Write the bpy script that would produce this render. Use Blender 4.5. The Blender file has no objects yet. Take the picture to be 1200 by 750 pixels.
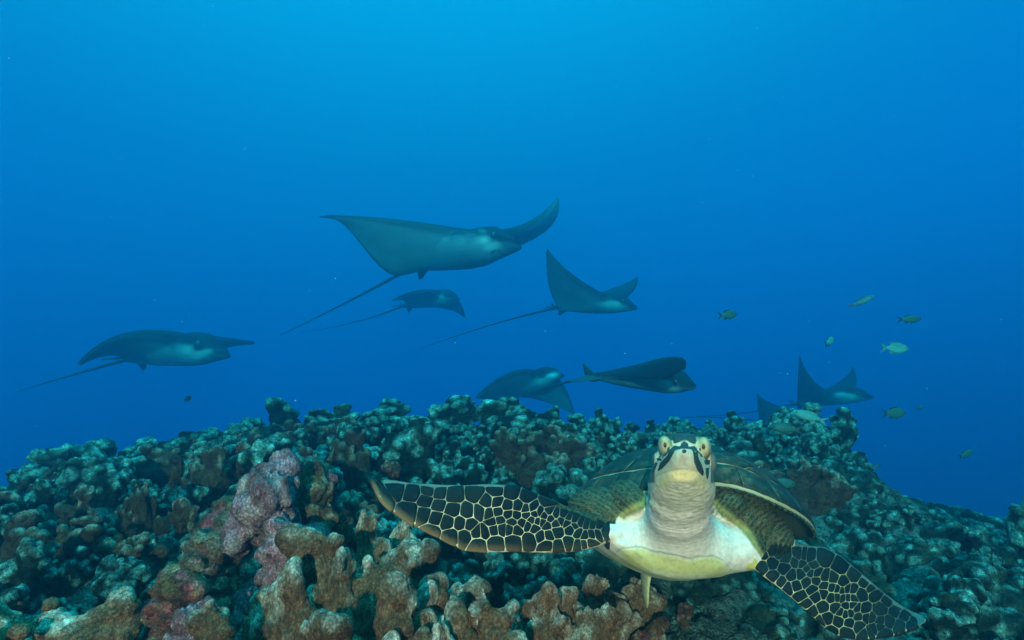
import bpy, bmesh, math, random
import numpy as np
from mathutils import Vector, Matrix, Euler
from mathutils.bvhtree import BVHTree
from mathutils.kdtree import KDTree

# ------------------------------------------------------------------ scene, camera, light
S = bpy.context.scene
C = S.collection
random.seed(7)
RNG = np.random.default_rng(7)
PITCH = math.radians(4.0)
FPX = 800.0                                   # focal length in photo pixels (1200 wide)

cam_data = bpy.data.cameras.new('camera')
cam_data.sensor_width = 36.0
cam_data.lens = 24.0
cam_data.clip_start = 0.02
cam_data.clip_end = 400.0
cam = bpy.data.objects.new('camera', cam_data)
cam.rotation_euler = (math.radians(90) + PITCH, 0, 0)
C.objects.link(cam)
S.camera = cam

S.view_settings.view_transform = 'Standard'
S.view_settings.look = 'None'
S.view_settings.gamma = 1.0
S.view_settings.use_curve_mapping = False
S.view_settings.exposure = 1.0

# the light of open water: bright towards the surface, deep blue below
world = bpy.data.worlds.new('World')
S.world = world
world.use_nodes = True
wn = world.node_tree
wn.nodes.clear()
w_out = wn.nodes.new('ShaderNodeOutputWorld')
w_bg = wn.nodes.new('ShaderNodeBackground')
w_tc = wn.nodes.new('ShaderNodeTexCoord')
w_dot = wn.nodes.new('ShaderNodeVectorMath'); w_dot.operation = 'DOT_PRODUCT'
AX = Vector((-0.09, 0.53, 0.85)).normalized()
w_dot.inputs[1].default_value = AX
w_map = wn.nodes.new('ShaderNodeMapRange')
w_map.inputs[1].default_value = -1.0; w_map.inputs[2].default_value = 1.0
w_ramp = wn.nodes.new('ShaderNodeValToRGB')
w_ramp.color_ramp.interpolation = 'B_SPLINE'
stops = [(0.0, (0.0, 0.002, 0.012)), (0.40, (0.0, 0.003, 0.03)), (0.60, (0.0, 0.009, 0.09)),
         (0.74, (0.0, 0.128, 0.53)), (0.86, (0.001, 0.120, 0.300)), (0.94, (0.003, 0.265, 0.48)), (1.0, (0.006, 0.37, 0.60))]
el = w_ramp.color_ramp.elements
el[0].position, el[0].color = stops[0][0], (*stops[0][1], 1)
el[1].position, el[1].color = stops[-1][0], (*stops[-1][1], 1)
for p, c in stops[1:-1]:
    e = el.new(p); e.color = (*c, 1)
w_bg.inputs['Strength'].default_value = 0.76
wn.links.new(w_tc.outputs['Generated'], w_dot.inputs[0])
wn.links.new(w_dot.outputs['Value'], w_map.inputs[0])
wn.links.new(w_map.outputs[0], w_ramp.inputs[0])
w_sep = wn.nodes.new('ShaderNodeSeparateXYZ')
wn.links.new(w_tc.outputs['Generated'], w_sep.inputs[0])
w_win = wn.nodes.new('ShaderNodeMapRange'); w_win.interpolation_type = 'SMOOTHERSTEP'      # the surface seen from below (Snell's window)
w_win.inputs[1].default_value = 0.66; w_win.inputs[2].default_value = 0.98
wn.links.new(w_sep.outputs[2], w_win.inputs[0])
w_mix = wn.nodes.new('ShaderNodeMix'); w_mix.data_type = 'RGBA'
w_mix.inputs[7].default_value = (0.36, 4.4, 4.7, 1)
wn.links.new(w_win.outputs[0], w_mix.inputs[0]); wn.links.new(w_ramp.outputs[0], w_mix.inputs[6])
wn.links.new(w_mix.outputs[2], w_bg.inputs[0])
wn.links.new(w_bg.outputs[0], w_out.inputs[0])

strobe_data = bpy.data.lights.new('strobe', 'SUN')  # parallel warm lamp added behind the camera in place of its unseen strobe
strobe_data.energy = 5.0
strobe_data.angle = math.radians(2.0)
strobe_data.color = (1.0, 0.54, 0.42)
strobe = bpy.data.objects.new('strobe', strobe_data)
STROBE_DIR = Vector((0.14, 0.97, -0.19)).normalized()          # direction the light travels
strobe.rotation_euler = STROBE_DIR.to_track_quat('-Z', 'Y').to_euler()
strobe.location = (-0.5, -0.3, 1.2)
C.objects.link(strobe)

S.render.engine = 'CYCLES'
S.cycles.use_denoising = True
S.cycles.max_bounces = 6
S.cycles.diffuse_bounces = 3
S.cycles.volume_bounces = 1
S.cycles.sample_clamp_indirect = 4.0


# ------------------------------------------------------------------ helpers
CP, SP = math.cos(PITCH), math.sin(PITCH)
FWD = Vector((0, CP, SP)); UPV = Vector((0, -SP, CP)); RGT = Vector((1, 0, 0))


def at(px, py, d):
    """point of the place that the photograph shows at pixel (px, py), d metres along the lens axis"""
    return FWD * d + RGT * ((px - 600) / FPX * d) + UPV * ((375 - py) / FPX * d)


def proj(P):
    """photo pixels of an (n,3) array of points"""
    d = P[:, 1] * CP + P[:, 2] * SP
    v = -P[:, 1] * SP + P[:, 2] * CP
    d = np.where(np.abs(d) < 1e-4, 1e-4, d)
    return 600 + FPX * P[:, 0] / d, 375 - FPX * v / d, d


def hash3(i, j, k, seed=0):
    h = (i.astype(np.int64) * 374761393 + j.astype(np.int64) * 668265263 + k.astype(np.int64) * 2147483647 + seed * 1274126177) & 0xFFFFFFFF
    h = ((h ^ (h >> 13)) * 1274126177) & 0xFFFFFFFF
    h = h ^ (h >> 16)
    return (h & 0xFFFFFF) / float(0x1000000)


def vnoise(P, seed=0):
    """value noise in -1..1 on (n,3) points"""
    I = np.floor(P).astype(np.int64); F = P - I
    F = F * F * (3 - 2 * F)
    r = 0
    for a in (0, 1):
        for b in (0, 1):
            for c in (0, 1):
                w = (F[:, 0] if a else 1 - F[:, 0]) * (F[:, 1] if b else 1 - F[:, 1]) * (F[:, 2] if c else 1 - F[:, 2])
                r = r + w * hash3(I[:, 0] + a, I[:, 1] + b, I[:, 2] + c, seed)
    return r * 2 - 1


def fbm(P, octaves=4, seed=0):
    r = 0; amp = 1.0; tot = 0
    for o in range(octaves):
        r = r + amp * vnoise(P * (2.03 ** o), seed + o * 17); tot += amp; amp *= 0.5
    return r / tot


def worley(P, seed=0):
    """distance to the nearest of jittered cell points"""
    I = np.floor(P).astype(np.int64)
    best = np.full(len(P), 9.0)
    for a in (-1, 0, 1):
        for b in (-1, 0, 1):
            for c in (-1, 0, 1):
                i, j, k = I[:, 0] + a, I[:, 1] + b, I[:, 2] + c
                q = np.stack([i + hash3(i, j, k, seed), j + hash3(i, j, k, seed + 1), k + hash3(i, j, k, seed + 2)], 1)
                best = np.minimum(best, ((P - q) ** 2).sum(1))
    return np.sqrt(best)


def link(o, parent=None):
    C.objects.link(o)
    if parent is not None:
        o.parent = parent
    return o


def tag(o, label=None, cat=None, group=None, kind=None):
    if label: o['label'] = label
    if cat: o['category'] = cat
    if group: o['group'] = group
    if kind: o['kind'] = kind
    return o


def smooth(me, v=True):
    me.polygons.foreach_set('use_smooth', [v] * len(me.polygons))


def mesh_obj(name, verts, faces, mat, parent=None, smooth_shade=True):
    me = bpy.data.meshes.new(name)
    me.from_pydata([tuple(v) for v in verts], [], faces)
    me.update()
    if smooth_shade: smooth(me)
    if mat: me.materials.append(mat)
    return link(bpy.data.objects.new(name, me), parent)


def empty(name, loc=(0, 0, 0)):
    o = bpy.data.objects.new(name, None)
    o.empty_display_size = 0.05
    o.location = loc
    C.objects.link(o)
    return o


def coords(me):
    a = np.empty(len(me.vertices) * 3); me.vertices.foreach_get('co', a); return a.reshape(-1, 3)


def normals(me):
    a = np.empty(len(me.vertices) * 3); me.vertices.foreach_get('normal', a); return a.reshape(-1, 3)


def set_coords(me, V):
    me.vertices.foreach_set('co', np.ascontiguousarray(V).ravel()); me.update()


def add_float(me, name, arr):
    at_ = me.attributes.new(name, 'FLOAT', 'POINT'); at_.data.foreach_set('value', np.asarray(arr, dtype=np.float32))


def add_color(me, name, arr):
    a = np.ones((len(arr), 4), dtype=np.float32); a[:, :3] = arr
    at_ = me.attributes.new(name, 'FLOAT_COLOR', 'POINT'); at_.data.foreach_set('color', a.ravel())


_ico = {}


def ico(sub):
    if sub not in _ico:
        bm = bmesh.new(); bmesh.ops.create_icosphere(bm, subdivisions=sub, radius=1.0)
        V = np.array([v.co[:] for v in bm.verts]); F = np.array([[v.index for v in f.verts] for f in bm.faces])
        bm.free(); _ico[sub] = (V, F)
    return _ico[sub]


class Soup:
    """closed shapes collected for a voxel union; ids tell which shape a vertex came from"""
    def __init__(self):
        self.V = []; self.F = []; self.ids = []; self.n = 0

    def add(self, V, F, cid=0):
        V = np.asarray(V, dtype=float)
        self.V.append(V); self.F.extend([tuple(int(i) + self.n for i in f) for f in F])
        self.ids.append(np.full(len(V), cid)); self.n += len(V)

    def ball(self, c, r, cid=0, rot=None, sub=2):
        V, F = ico(sub)
        r = np.array(r if hasattr(r, '__len__') else (r, r, r))
        W = V * r
        if rot is not None:
            W = W @ np.array(rot).T
        self.add(W + np.array(c), F, cid)

    def capsule(self, a, b, ra, rb, cid=0, n=6):
        a = np.array(a); b = np.array(b)
        for i in range(n + 1):
            t = i / n
            self.ball(a + (b - a) * t, ra + (rb - ra) * t, cid)

    def loft(self, rings, cid=0):
        """rings: list of (m,3) arrays, capped at both ends"""
        m = len(rings[0]); V = np.concatenate(rings); F = []
        for i in range(len(rings) - 1):
            for j in range(m):
                k = (j + 1) % m
                F.append((i * m + j, i * m + k, (i + 1) * m + k, (i + 1) * m + j))
        F.append(tuple(range(m - 1, -1, -1))); F.append(tuple((len(rings) - 1) * m + j for j in range(m)))
        self.add(V, F, cid)

    def fuse(self, name, voxel, iters=4, factor=0.5):
        V = np.concatenate(self.V)
        me = bpy.data.meshes.new(name + '_raw')
        me.from_pydata(V.tolist(), [], self.F)
        bm = bmesh.new(); bm.from_mesh(me); bmesh.ops.recalc_face_normals(bm, faces=bm.faces); bm.to_mesh(me); bm.free()
        o = bpy.data.objects.new(name + '_raw', me); C.objects.link(o)
        r = o.modifiers.new('r', 'REMESH'); r.mode = 'VOXEL'; r.voxel_size = voxel
        if iters:
            s = o.modifiers.new('s', 'SMOOTH'); s.factor = factor; s.iterations = iters
        dg = bpy.context.evaluated_depsgraph_get()
        out = bpy.data.meshes.new_from_object(o.evaluated_get(dg))
        out.name = name
        bpy.data.objects.remove(o); bpy.data.meshes.remove(me)
        smooth(out)
        return out

    def nearest_ids(self, P):
        V = np.concatenate(self.V); ids = np.concatenate(self.ids)
        kd = KDTree(len(V))
        for i, v in enumerate(V): kd.insert(v, i)
        kd.balance()
        return np.array([ids[kd.find(p)[1]] for p in P])


# ------------------------------------------------------------------ materials
class NT:
    def __init__(self, name, rough=0.8, spec=0.25):
        self.m = bpy.data.materials.new(name); self.m.use_nodes = True
        self.t = self.m.node_tree; self.b = self.t.nodes['Principled BSDF']
        self.b.inputs['Roughness'].default_value = rough
        self.b.inputs['Specular IOR Level'].default_value = spec

    def n(self, typ, **kw):
        nd = self.t.nodes.new(typ)
        for k, v in kw.items(): setattr(nd, k, v)
        return nd

    def l(self, a, b): self.t.links.new(a, b)

    def coord(self):
        return self.n('ShaderNodeTexCoord').outputs['Object']

    def noise(self, scale, detail=4, rough=0.6, vec=None):
        nd = self.n('ShaderNodeTexNoise'); nd.inputs['Scale'].default_value = scale
        nd.inputs['Detail'].default_value = detail; nd.inputs['Roughness'].default_value = rough
        if vec is not None: self.l(vec, nd.inputs['Vector'])
        return nd.outputs['Fac']

    def voro(self, scale, vec=None, feature='F1'):
        nd = self.n('ShaderNodeTexVoronoi', feature=feature); nd.inputs['Scale'].default_value = scale
        if vec is not None: self.l(vec, nd.inputs['Vector'])
        return nd.outputs['Distance']

    def ramp(self, fac, stops):
        nd = self.n('ShaderNodeValToRGB'); e = nd.color_ramp.elements
        e[0].position = stops[0][0]; e[0].color = (*stops[0][1], 1)
        e[1].position = stops[-1][0]; e[1].color = (*stops[-1][1], 1)
        for p, c in stops[1:-1]:
            x = e.new(p); x.color = (*c, 1)
        self.l(fac, nd.inputs[0]); return nd.outputs[0]

    def mix(self, fac, a, b, mode='MIX'):
        nd = self.n('ShaderNodeMix', data_type='RGBA', blend_type=mode)
        for s, v in ((nd.inputs[0], fac), (nd.inputs[6], a), (nd.inputs[7], b)):
            if hasattr(v, 'links'): self.l(v, s)
            elif isinstance(v, (int, float)): s.default_value = v
            else: s.default_value = (*v, 1)
        return nd.outputs[2]

    def math(self, op, a, b=0.0):
        nd = self.n('ShaderNodeMath', operation=op)
        for s, v in ((nd.inputs[0], a), (nd.inputs[1], b)):
            if hasattr(v, 'links'): self.l(v, s)
            else: s.default_value = v
        return nd.outputs[0]

    def attr(self, name, out='Fac'):
        nd = self.n('ShaderNodeAttribute'); nd.attribute_name = name; return nd.outputs[out]

    def col(self, c):
        if hasattr(c, 'links'): self.l(c, self.b.inputs['Base Color'])
        else: self.b.inputs['Base Color'].default_value = (*c, 1)

    def bump(self, h, strength=0.6, dist=0.002):
        nd = self.n('ShaderNodeBump'); nd.inputs['Strength'].default_value = strength
        nd.inputs['Distance'].default_value = dist
        self.l(h, nd.inputs['Height']); self.l(nd.outputs[0], self.b.inputs['Normal'])


def coral_mat(name, dark, base, tip, algae=(0.05, 0.07, 0.04), algae_amt=0.5, pink=None, fine=420):
    t = NT(name, 0.9, 0.03)
    v = t.coord()
    rnd = t.n('ShaderNodeObjectInfo').outputs['Random']
    off = t.n('ShaderNodeVectorMath', operation='ADD'); t.l(v, off.inputs[0])
    cmb = t.n('ShaderNodeCombineXYZ'); t.l(t.math('MULTIPLY', rnd, 7.0), cmb.inputs[0]); t.l(t.math('MULTIPLY', rnd, 3.0), cmb.inputs[1])
    t.l(cmb.outputs[0], off.inputs[1]); v = off.outputs[0]
    n1 = t.noise(28, 5, 0.65, v); n2 = t.noise(fine * 0.28, 2, 0.5, v); vo = t.voro(fine * 1.1, v)
    c = t.mix(t.ramp(n1, [(0.35, (0, 0, 0)), (0.68, (1, 1, 1))]), dark, base)
    al = t.ramp(t.noise(14, 6, 0.7, v), [(0.5, (0, 0, 0)), (0.62, (1, 1, 1))])
    c = t.mix(t.math('MULTIPLY', al, algae_amt), c, algae)
    if pink:
        pk = t.ramp(t.noise(22, 5, 0.7, v), [(0.52, (0, 0, 0)), (0.6, (1, 1, 1))])
        c = t.mix(t.math('MULTIPLY', pk, 0.85), c, pink)
    tp = t.math('MULTIPLY', t.attr('tip'), t.ramp(t.noise(60, 6, 0.75, v), [(0.38, (0.08, 0.08, 0.08)), (0.6, (1, 1, 1))]))
    c = t.mix(tp, c, tip)
    rg0 = t.noise(110, 7, 0.75, v)
    sp = t.ramp(rg0, [(0.34, (0.45, 0.45, 0.45)), (0.5, (0.95, 0.95, 0.95)), (0.62, (1.5, 1.5, 1.5))])
    c = t.mix(1.0, c, sp, 'MULTIPLY')
    c = t.mix(1.0, c, t.ramp(t.voro(300, v), [(0.15, (1.45, 1.45, 1.45)), (0.7, (0.68, 0.68, 0.68))]), 'MULTIPLY')
    hv = t.mix(rnd, (0.72, 0.76, 0.74), (1.2, 1.15, 1.1))
    c = t.mix(1.0, c, hv, 'MULTIPLY')
    t.col(c)
    rg = t.noise(75, 8, 0.78, v)
    h = t.math('ADD', t.math('MULTIPLY', vo, -0.8), t.math('MULTIPLY', rg, 3.2))
    t.bump(h, 0.9, 0.0065)
    return t.m


def plain_mat(name, c, rough=0.5, spec=0.3, var=0.25, scale=60, bump=0.0):
    t = NT(name, rough, spec); v = t.coord(); n1 = t.noise(scale, 4, 0.6, v)
    c = np.array(c)
    t.col(t.mix(n1, tuple(c * (1 - var)), tuple(c * (1 + var))))
    if bump: t.bump(n1, bump, 0.002)
    return t.m


M = {}
M['knob'] = coral_mat('knobby_coral_skin', (0.002, 0.009, 0.009), (0.009, 0.034, 0.030), (0.17, 0.54, 0.50))
M['brown'] = coral_mat('brown_coral_skin', (0.095, 0.055, 0.03), (0.255, 0.148, 0.08), (0.60, 0.62, 0.52), algae=(0.10, 0.062, 0.03), algae_amt=0.4, fine=520)
M['blade'] = coral_mat('blade_coral_skin', (0.028, 0.022, 0.014), (0.095, 0.062, 0.038), (0.34, 0.37, 0.29), algae_amt=0.35)
M['pink'] = coral_mat('encrusted_rock_skin', (0.17, 0.075, 0.08), (0.46, 0.25, 0.29), (0.55, 0.46, 0.42), algae=(0.07, 0.055, 0.02), algae_amt=0.6, pink=(0.58, 0.33, 0.40))
M['red'] = coral_mat('red_crust_skin', (0.05, 0.025, 0.02), (0.17, 0.10, 0.07), (0.42, 0.36, 0.24), algae=(0.14, 0.10, 0.025), algae_amt=0.8, pink=(0.34, 0.09, 0.10))
M['mound'] = coral_mat('mound_coral_skin', (0.003, 0.014, 0.013), (0.017, 0.056, 0.049), (0.15, 0.44, 0.40))

# ------------------------------------------------------------------ reef ground
ZC_X = [-6, -2.6, -1.8, -1.575, -1.2, -0.78, -0.45, 0, 0.42, 0.81, 1.05, 1.15, 1.25, 1.5, 1.8, 2.4, 6]
ZC_Z = [-1.2, -0.62, -0.50, -0.435, -0.375, -0.30, -0.285, -0.27, -0.285, -0.285, -0.27, -0.36, -0.50, -0.565, -0.65, -0.80, -1.6]
ZN_X = [-6, -1.2, -0.5, 0.0, 0.35, 0.8, 1.4, 6]
ZN_Z = [-0.75, -0.50, -0.455, -0.46, -0.49, -0.57, -0.68, -1.3]


def ground(x, y):
    x = np.asarray(x, dtype=float); y = np.asarray(y, dtype=float)
    zc = np.interp(x, ZC_X, ZC_Z); zn = np.interp(x, ZN_X, ZN_Z)
    t = np.clip((y - 1.0) / 1.4, 0, 1); t = t * t * (3 - 2 * t)
    z = zn + (zc - zn) * t
    z = z - 0.22 * np.clip(1.0 - y, 0, None)
    f = np.clip(y - 2.7, 0, None)
    z = z - np.minimum(0.75 * f ** 1.15, 2.2)
    P = np.stack([x, y, np.zeros_like(x)], -1).reshape(-1, 3)
    n = fbm(P * 2.6, 4, 3).reshape(x.shape)
    return z + 0.055 * n


def ground1(x, y):
    return float(ground(np.array([x]), np.array([y]))[0])


def ramp_axis(fine0, fine1, step, far0, far1):
    a = list(np.arange(fine0, fine1, step)); s = step; v = a[-1]
    while v < far1:
        s *= 1.22; v += s; a.append(v)
    s = step; v = a[0]; pre = []
    while v > far0:
        s *= 1.22; v -= s; pre.append(v)
    return np.array(pre[::-1] + a)


gx = ramp_axis(-2.3, 2.3, 0.0115, -9, 9)
gy = ramp_axis(0.55, 3.0, 0.0115, -0.5, 11)
GX, GY = np.meshgrid(gx, gy)
GZ = ground(GX, GY)
P2 = np.stack([GX.ravel(), GY.ravel(), np.zeros(GX.size)], 1)
wrp = np.stack([fbm(P2 * 9, 3, 5), fbm(P2 * 9, 3, 6), np.zeros(GX.size)], 1) * 0.03
P3 = P2 + wrp; P3[:, 2] = GZ.ravel()
d1 = worley(P3 * 11, 11); d2 = worley(P3 * 27, 14)
bumps = 0.045 * np.sqrt(np.clip(1 - (d1 / 0.75) ** 2, 0, 1)) + 0.024 * np.sqrt(np.clip(1 - (d2 / 0.7) ** 2, 0, 1))
bumps += 0.012 * fbm(P3 * 40, 3, 21)
VX = np.stack([GX.ravel(), GY.ravel(), GZ.ravel() + bumps - 0.02], 1)
ny_, nx_ = GX.shape
idx = np.arange(nx_ * ny_).reshape(ny_, nx_)
FX = np.stack([idx[:-1, :-1], idx[:-1, 1:], idx[1:, 1:], idx[1:, :-1]], -1).reshape(-1, 4)

t = NT('reef_turf', 0.95, 0.03)
v = t.coord()
n1 = t.noise(7, 6, 0.65, v); n2 = t.noise(45, 5, 0.7, v); n3 = t.noise(260, 3, 0.6, v); vo = t.voro(150, v)
c = t.ramp(n1, [(0.32, (0.005, 0.015, 0.014)), (0.5, (0.022, 0.048, 0.041)), (0.66, (0.055, 0.10, 0.085))])
c = t.mix(t.ramp(n2, [(0.42, (0, 0, 0)), (0.62, (1, 1, 1))]), c, (0.09, 0.17, 0.15))
pk = t.ramp(t.noise(16, 5, 0.7, v), [(0.56, (0, 0, 0)), (0.64, (1, 1, 1))])
c = t.mix(t.math('MULTIPLY', pk, 0.35), c, (0.22, 0.11, 0.11))
c = t.mix(1.0, c, t.ramp(n3, [(0.3, (0.45, 0.45, 0.45)), (0.52, (1, 1, 1)), (0.72, (1.6, 1.6, 1.6))]), 'MULTIPLY')
t.col(c)
t.bump(t.math('ADD', t.math('ADD', n3, t.math('MULTIPLY', n2, 3.0)), t.math('MULTIPLY', vo, -0.8)), 1.0, 0.011)
M['turf'] = t.m
me = bpy.data.meshes.new('reef')
me.from_pydata(VX.tolist(), [], FX.tolist()); me.update(); smooth(me); me.materials.append(M['turf'])
reef = link(bpy.data.objects.new('reef', me)); tag(reef, kind='structure')

# ------------------------------------------------------------------ coral prototypes
def finish(me, tips, tipr, amp=0.0025, scale=60, wamp=0.0, wscale=120, seed=0, mat=None):
    V = coords(me); N = normals(me)
    d = amp * fbm(V * scale, 4, seed) + amp * 0.9 * fbm(V * scale * 0.42, 2, seed + 3)
    if wamp:
        w = worley(V * wscale, seed + 5); d = d + wamp * np.sqrt(np.clip(1 - (w / 0.8) ** 2, 0, 1))
    set_coords(me, V + N * d[:, None])
    if tips is not None and len(tips):
        T = np.array(tips)
        D = np.min(np.sqrt(((V[:, None, :] - T[None]) ** 2).sum(2)), axis=1) / tipr
        add_float(me, 'tip', np.clip(1.25 - D, 0, 1))
    else:
        add_float(me, 'tip', np.zeros(len(V)))
    if mat: me.materials.append(mat)
    return me


def knobby(seed, mat, voxel=0.004):
    """cluster of thick columns whose heads are bunches of rounded knobs; about 0.17 m tall"""
    r = random.Random(seed); s = Soup(); tips = []
    s.ball((0, 0, 0.0), (0.055, 0.055, 0.04))
    for k in range(r.randint(5, 8)):
        a = r.uniform(0, 6.28); lean = r.uniform(0.15, 0.75) if k else 0.05
        L = r.uniform(0.06, 0.15) * (1.1 - 0.45 * lean); hs = r.choice((0.75, 1.0, 1.0, 1.5))
        d = Vector((math.cos(a) * lean, math.sin(a) * lean, 1)).normalized()
        b = Vector((math.cos(a), math.sin(a), 0)) * 0.03 * lean
        e = b + d * L
        s.capsule(b, e, 0.020, 0.022 * (0.5 + 0.5 * hs), n=5)
        for q in range(int(r.randint(8, 13) * hs)):
            u = Vector((r.gauss(0, 1), r.gauss(0, 1), r.gauss(0.5, 0.9))).normalized()
            cc = e + u * r.uniform(0.012, 0.026) * hs; rr = r.uniform(0.006, 0.017) * (0.6 + 0.4 * hs)
            s.ball(cc, rr, sub=1); tips.append(cc + u * rr)
        for q in range(4):
            u = Vector((r.gauss(0, 1), r.gauss(0, 1), 0)).normalized()
            cc = b + d * L * r.uniform(0.25, 0.75) + u * 0.02
            s.ball(cc, r.uniform(0.009, 0.014), sub=1)
    me = s.fuse('knobby_coral', voxel, 3)
    return finish(me, tips, 0.0125, 0.008, 85, 0.0035, 110, seed, mat)


def blade(seed, mat, voxel=0.004):
    """flattened upright fan that splits into rounded lobes; about 0.2 m tall"""
    r = random.Random(seed); s = Soup(); tips = []
    for pl in range(r.randint(1, 2)):
        ang = r.uniform(-0.5, 0.5); off = Vector((r.uniform(-0.03, 0.03), r.uniform(-0.02, 0.02) + pl * 0.035, 0))
        R = Matrix.Rotation(ang, 3, 'Z')
        for k in range(r.randint(4, 6)):
            a = r.uniform(-0.75, 0.75); L = r.uniform(0.11, 0.19); p = Vector((r.uniform(-.02, .02), 0, -0.02))
            n = 9
            for i in range(n + 1):
                f = i / n; w = 0.032 + 0.012 * math.sin(f * 3.1)
                bend = a * (0.6 + 0.6 * f)
                q = p + Vector((math.sin(bend), 0.15 * math.sin(f * 4 + k), math.cos(bend))) * L * f
                s.ball(off + R @ q, (w, 0.018, w * 0.8), rot=R)
            for j in range(r.randint(3, 5)):
                q2 = q + Vector((r.uniform(-0.035, 0.035), r.uniform(-0.008, 0.008), r.uniform(0.005, 0.026)))
                rr = r.uniform(0.011, 0.018); s.ball(off + R @ q2, rr, sub=1); tips.append(off + R @ q2 + Vector((0, 0, rr)))
        for j in range(6):
            q3 = R @ Vector((r.uniform(-.05, .05), r.choice((-1, 1)) * 0.016, r.uniform(0.02, 0.13)))
            s.ball(off + q3, r.uniform(0.01, 0.016), sub=1)
    for j in range(16):
        k_ = random.Random(seed * 31 + j); s.ball((k_.uniform(-.06, .06), k_.choice((-1, 1)) * k_.uniform(.012, .02), k_.uniform(0.0, 0.15)), k_.uniform(0.006, 0.012), sub=1)
    me = s.fuse('blade_coral', voxel, 3)
    return finish(me, tips, 0.014, 0.010, 48, 0.0016, 115, seed, mat)


def lobed(seed, mat, voxel=0.003):
    """short stout fingers with warts and swollen knuckles; about 0.16 m tall"""
    r = random.Random(seed); s = Soup(); tips = []
    s.ball((0, 0, -0.01), (0.05, 0.035, 0.035))
    for k in range(r.randint(3, 5)):
        x0 = r.uniform(-0.05, 0.05); lean = x0 * 7 + r.uniform(-0.3, 0.3); L = r.uniform(0.06, 0.15)
        p = Vector((x0, r.uniform(-0.025, 0.025), 0)); d = Vector((lean, r.uniform(-0.25, 0.25), 1)).normalized()
        n = 8; w0 = r.uniform(0.017, 0.024)
        for i in range(n + 1):
            f = i / n; w = w0 - 0.006 * f + 0.0035 * math.sin(f * 11 + k)
            s.ball(p + d * L * f + Vector((0.007 * math.sin(f * 5 + seed), 0, 0)), (w * 1.2, w * 0.85, w))
        e = p + d * L
        for j in range(4):
            u = Vector((r.gauss(0, 1), r.gauss(0, .7), r.gauss(.8, .5))).normalized(); rr = r.uniform(0.006, 0.011)
            q = e + u * 0.014; s.ball(q, rr, sub=1); tips.append(q + u * rr)
        for j in range(r.randint(2, 4)):
            f = r.uniform(0.4, 0.95); u = Vector((r.choice((-1, 1)) * r.uniform(.6, 1), r.uniform(-.6, .6), r.uniform(0.1, 0.9))).normalized()
            q = p + d * L * f + u * r.uniform(0.018, 0.034); rr = r.uniform(0.008, 0.013)
            s.capsule(p + d * L * f, q, rr * 1.3, rr, n=3); tips.append(q + u * rr)
        for j in range(9):
            f = r.uniform(0.05, 0.9); u = Vector((r.uniform(-1, 1), -1, r.uniform(-.3, .3))).normalized()
            s.ball(p + d * L * f + u * w0 * 0.8, r.uniform(0.005, 0.009), sub=1)
    me = s.fuse('lobed_coral', voxel, 3)
    return finish(me, tips, 0.0125, 0.007, 60, 0.0012, 130, seed, mat)


def mound(seed, mat, voxel=0.0045, rough=1.0):
    """low lumpy dome covered with small knobs; about 0.12 m tall"""
    r = random.Random(seed); s = Soup(); tips = []
    for k in range(r.randint(4, 7)):
        a = r.uniform(0, 6.28); rad = r.uniform(0, 0.06)
        s.ball((math.cos(a) * rad, math.sin(a) * rad, r.uniform(0.0, 0.035)), (r.uniform(0.035, 0.06), r.uniform(0.035, 0.06), r.uniform(0.03, 0.055)))
    for q in range(45):
        u = Vector((r.gauss(0, 1), r.gauss(0, 1), abs(r.gauss(0.6, 0.7)))).normalized()
        cc = Vector((u.x * 0.09, u.y * 0.09, u.z * 0.08)) * r.uniform(0.75, 1.0); rr = r.uniform(0.010, 0.02)
        s.capsule(cc * 0.6, cc, rr * 1.3, rr, n=2); tips.append(cc + u * rr)
    me = s.fuse('mound_coral', voxel, 3)
    return finish(me, tips, 0.011, 0.010 * rough, 70, 0.0035, 105, seed, mat)


def rock(seed, mat, voxel=0.004, tall=1.0):
    """ragged pinnacle of dead coral with lobes and hollows; about 0.22 m tall"""
    r = random.Random(seed); s = Soup(); tips = []
    p = Vector((0, 0, 0)); w = 0.05
    for k in range(8):
        s.ball(p, (w * r.uniform(.85, 1.2), w * r.uniform(.7, 1), w * r.uniform(.7, 1)))
        for j in range(8):
            u = Vector((r.gauss(0, 1), r.gauss(-0.4, 1), r.gauss(0.2, 0.6))).normalized()
            rr = r.uniform(0.008, 0.026); q = p + u * w * r.uniform(0.85, 1.25)
            s.capsule(p + u * w * 0.4, q, rr * 1.1, rr, n=2)
            s.ball(q, (rr * r.uniform(.8, 1.4), rr, rr * r.uniform(.6, 1.1)), sub=2); tips.append(q + u * rr)
        p = p + Vector((r.uniform(-.03, .03), r.uniform(-.015, .015), r.uniform(0.02, 0.032) * tall)); w *= r.uniform(0.78, 1.0)
    s.ball(p, (w * 1.5, w, w * 0.7)); tips.append(p + Vector((0, 0, w)))
    me = s.fuse('encrusted_rock', voxel, 1)
    return finish(me, tips, 0.010, 0.020, 45, 0.004, 105, seed, mat)


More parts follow.
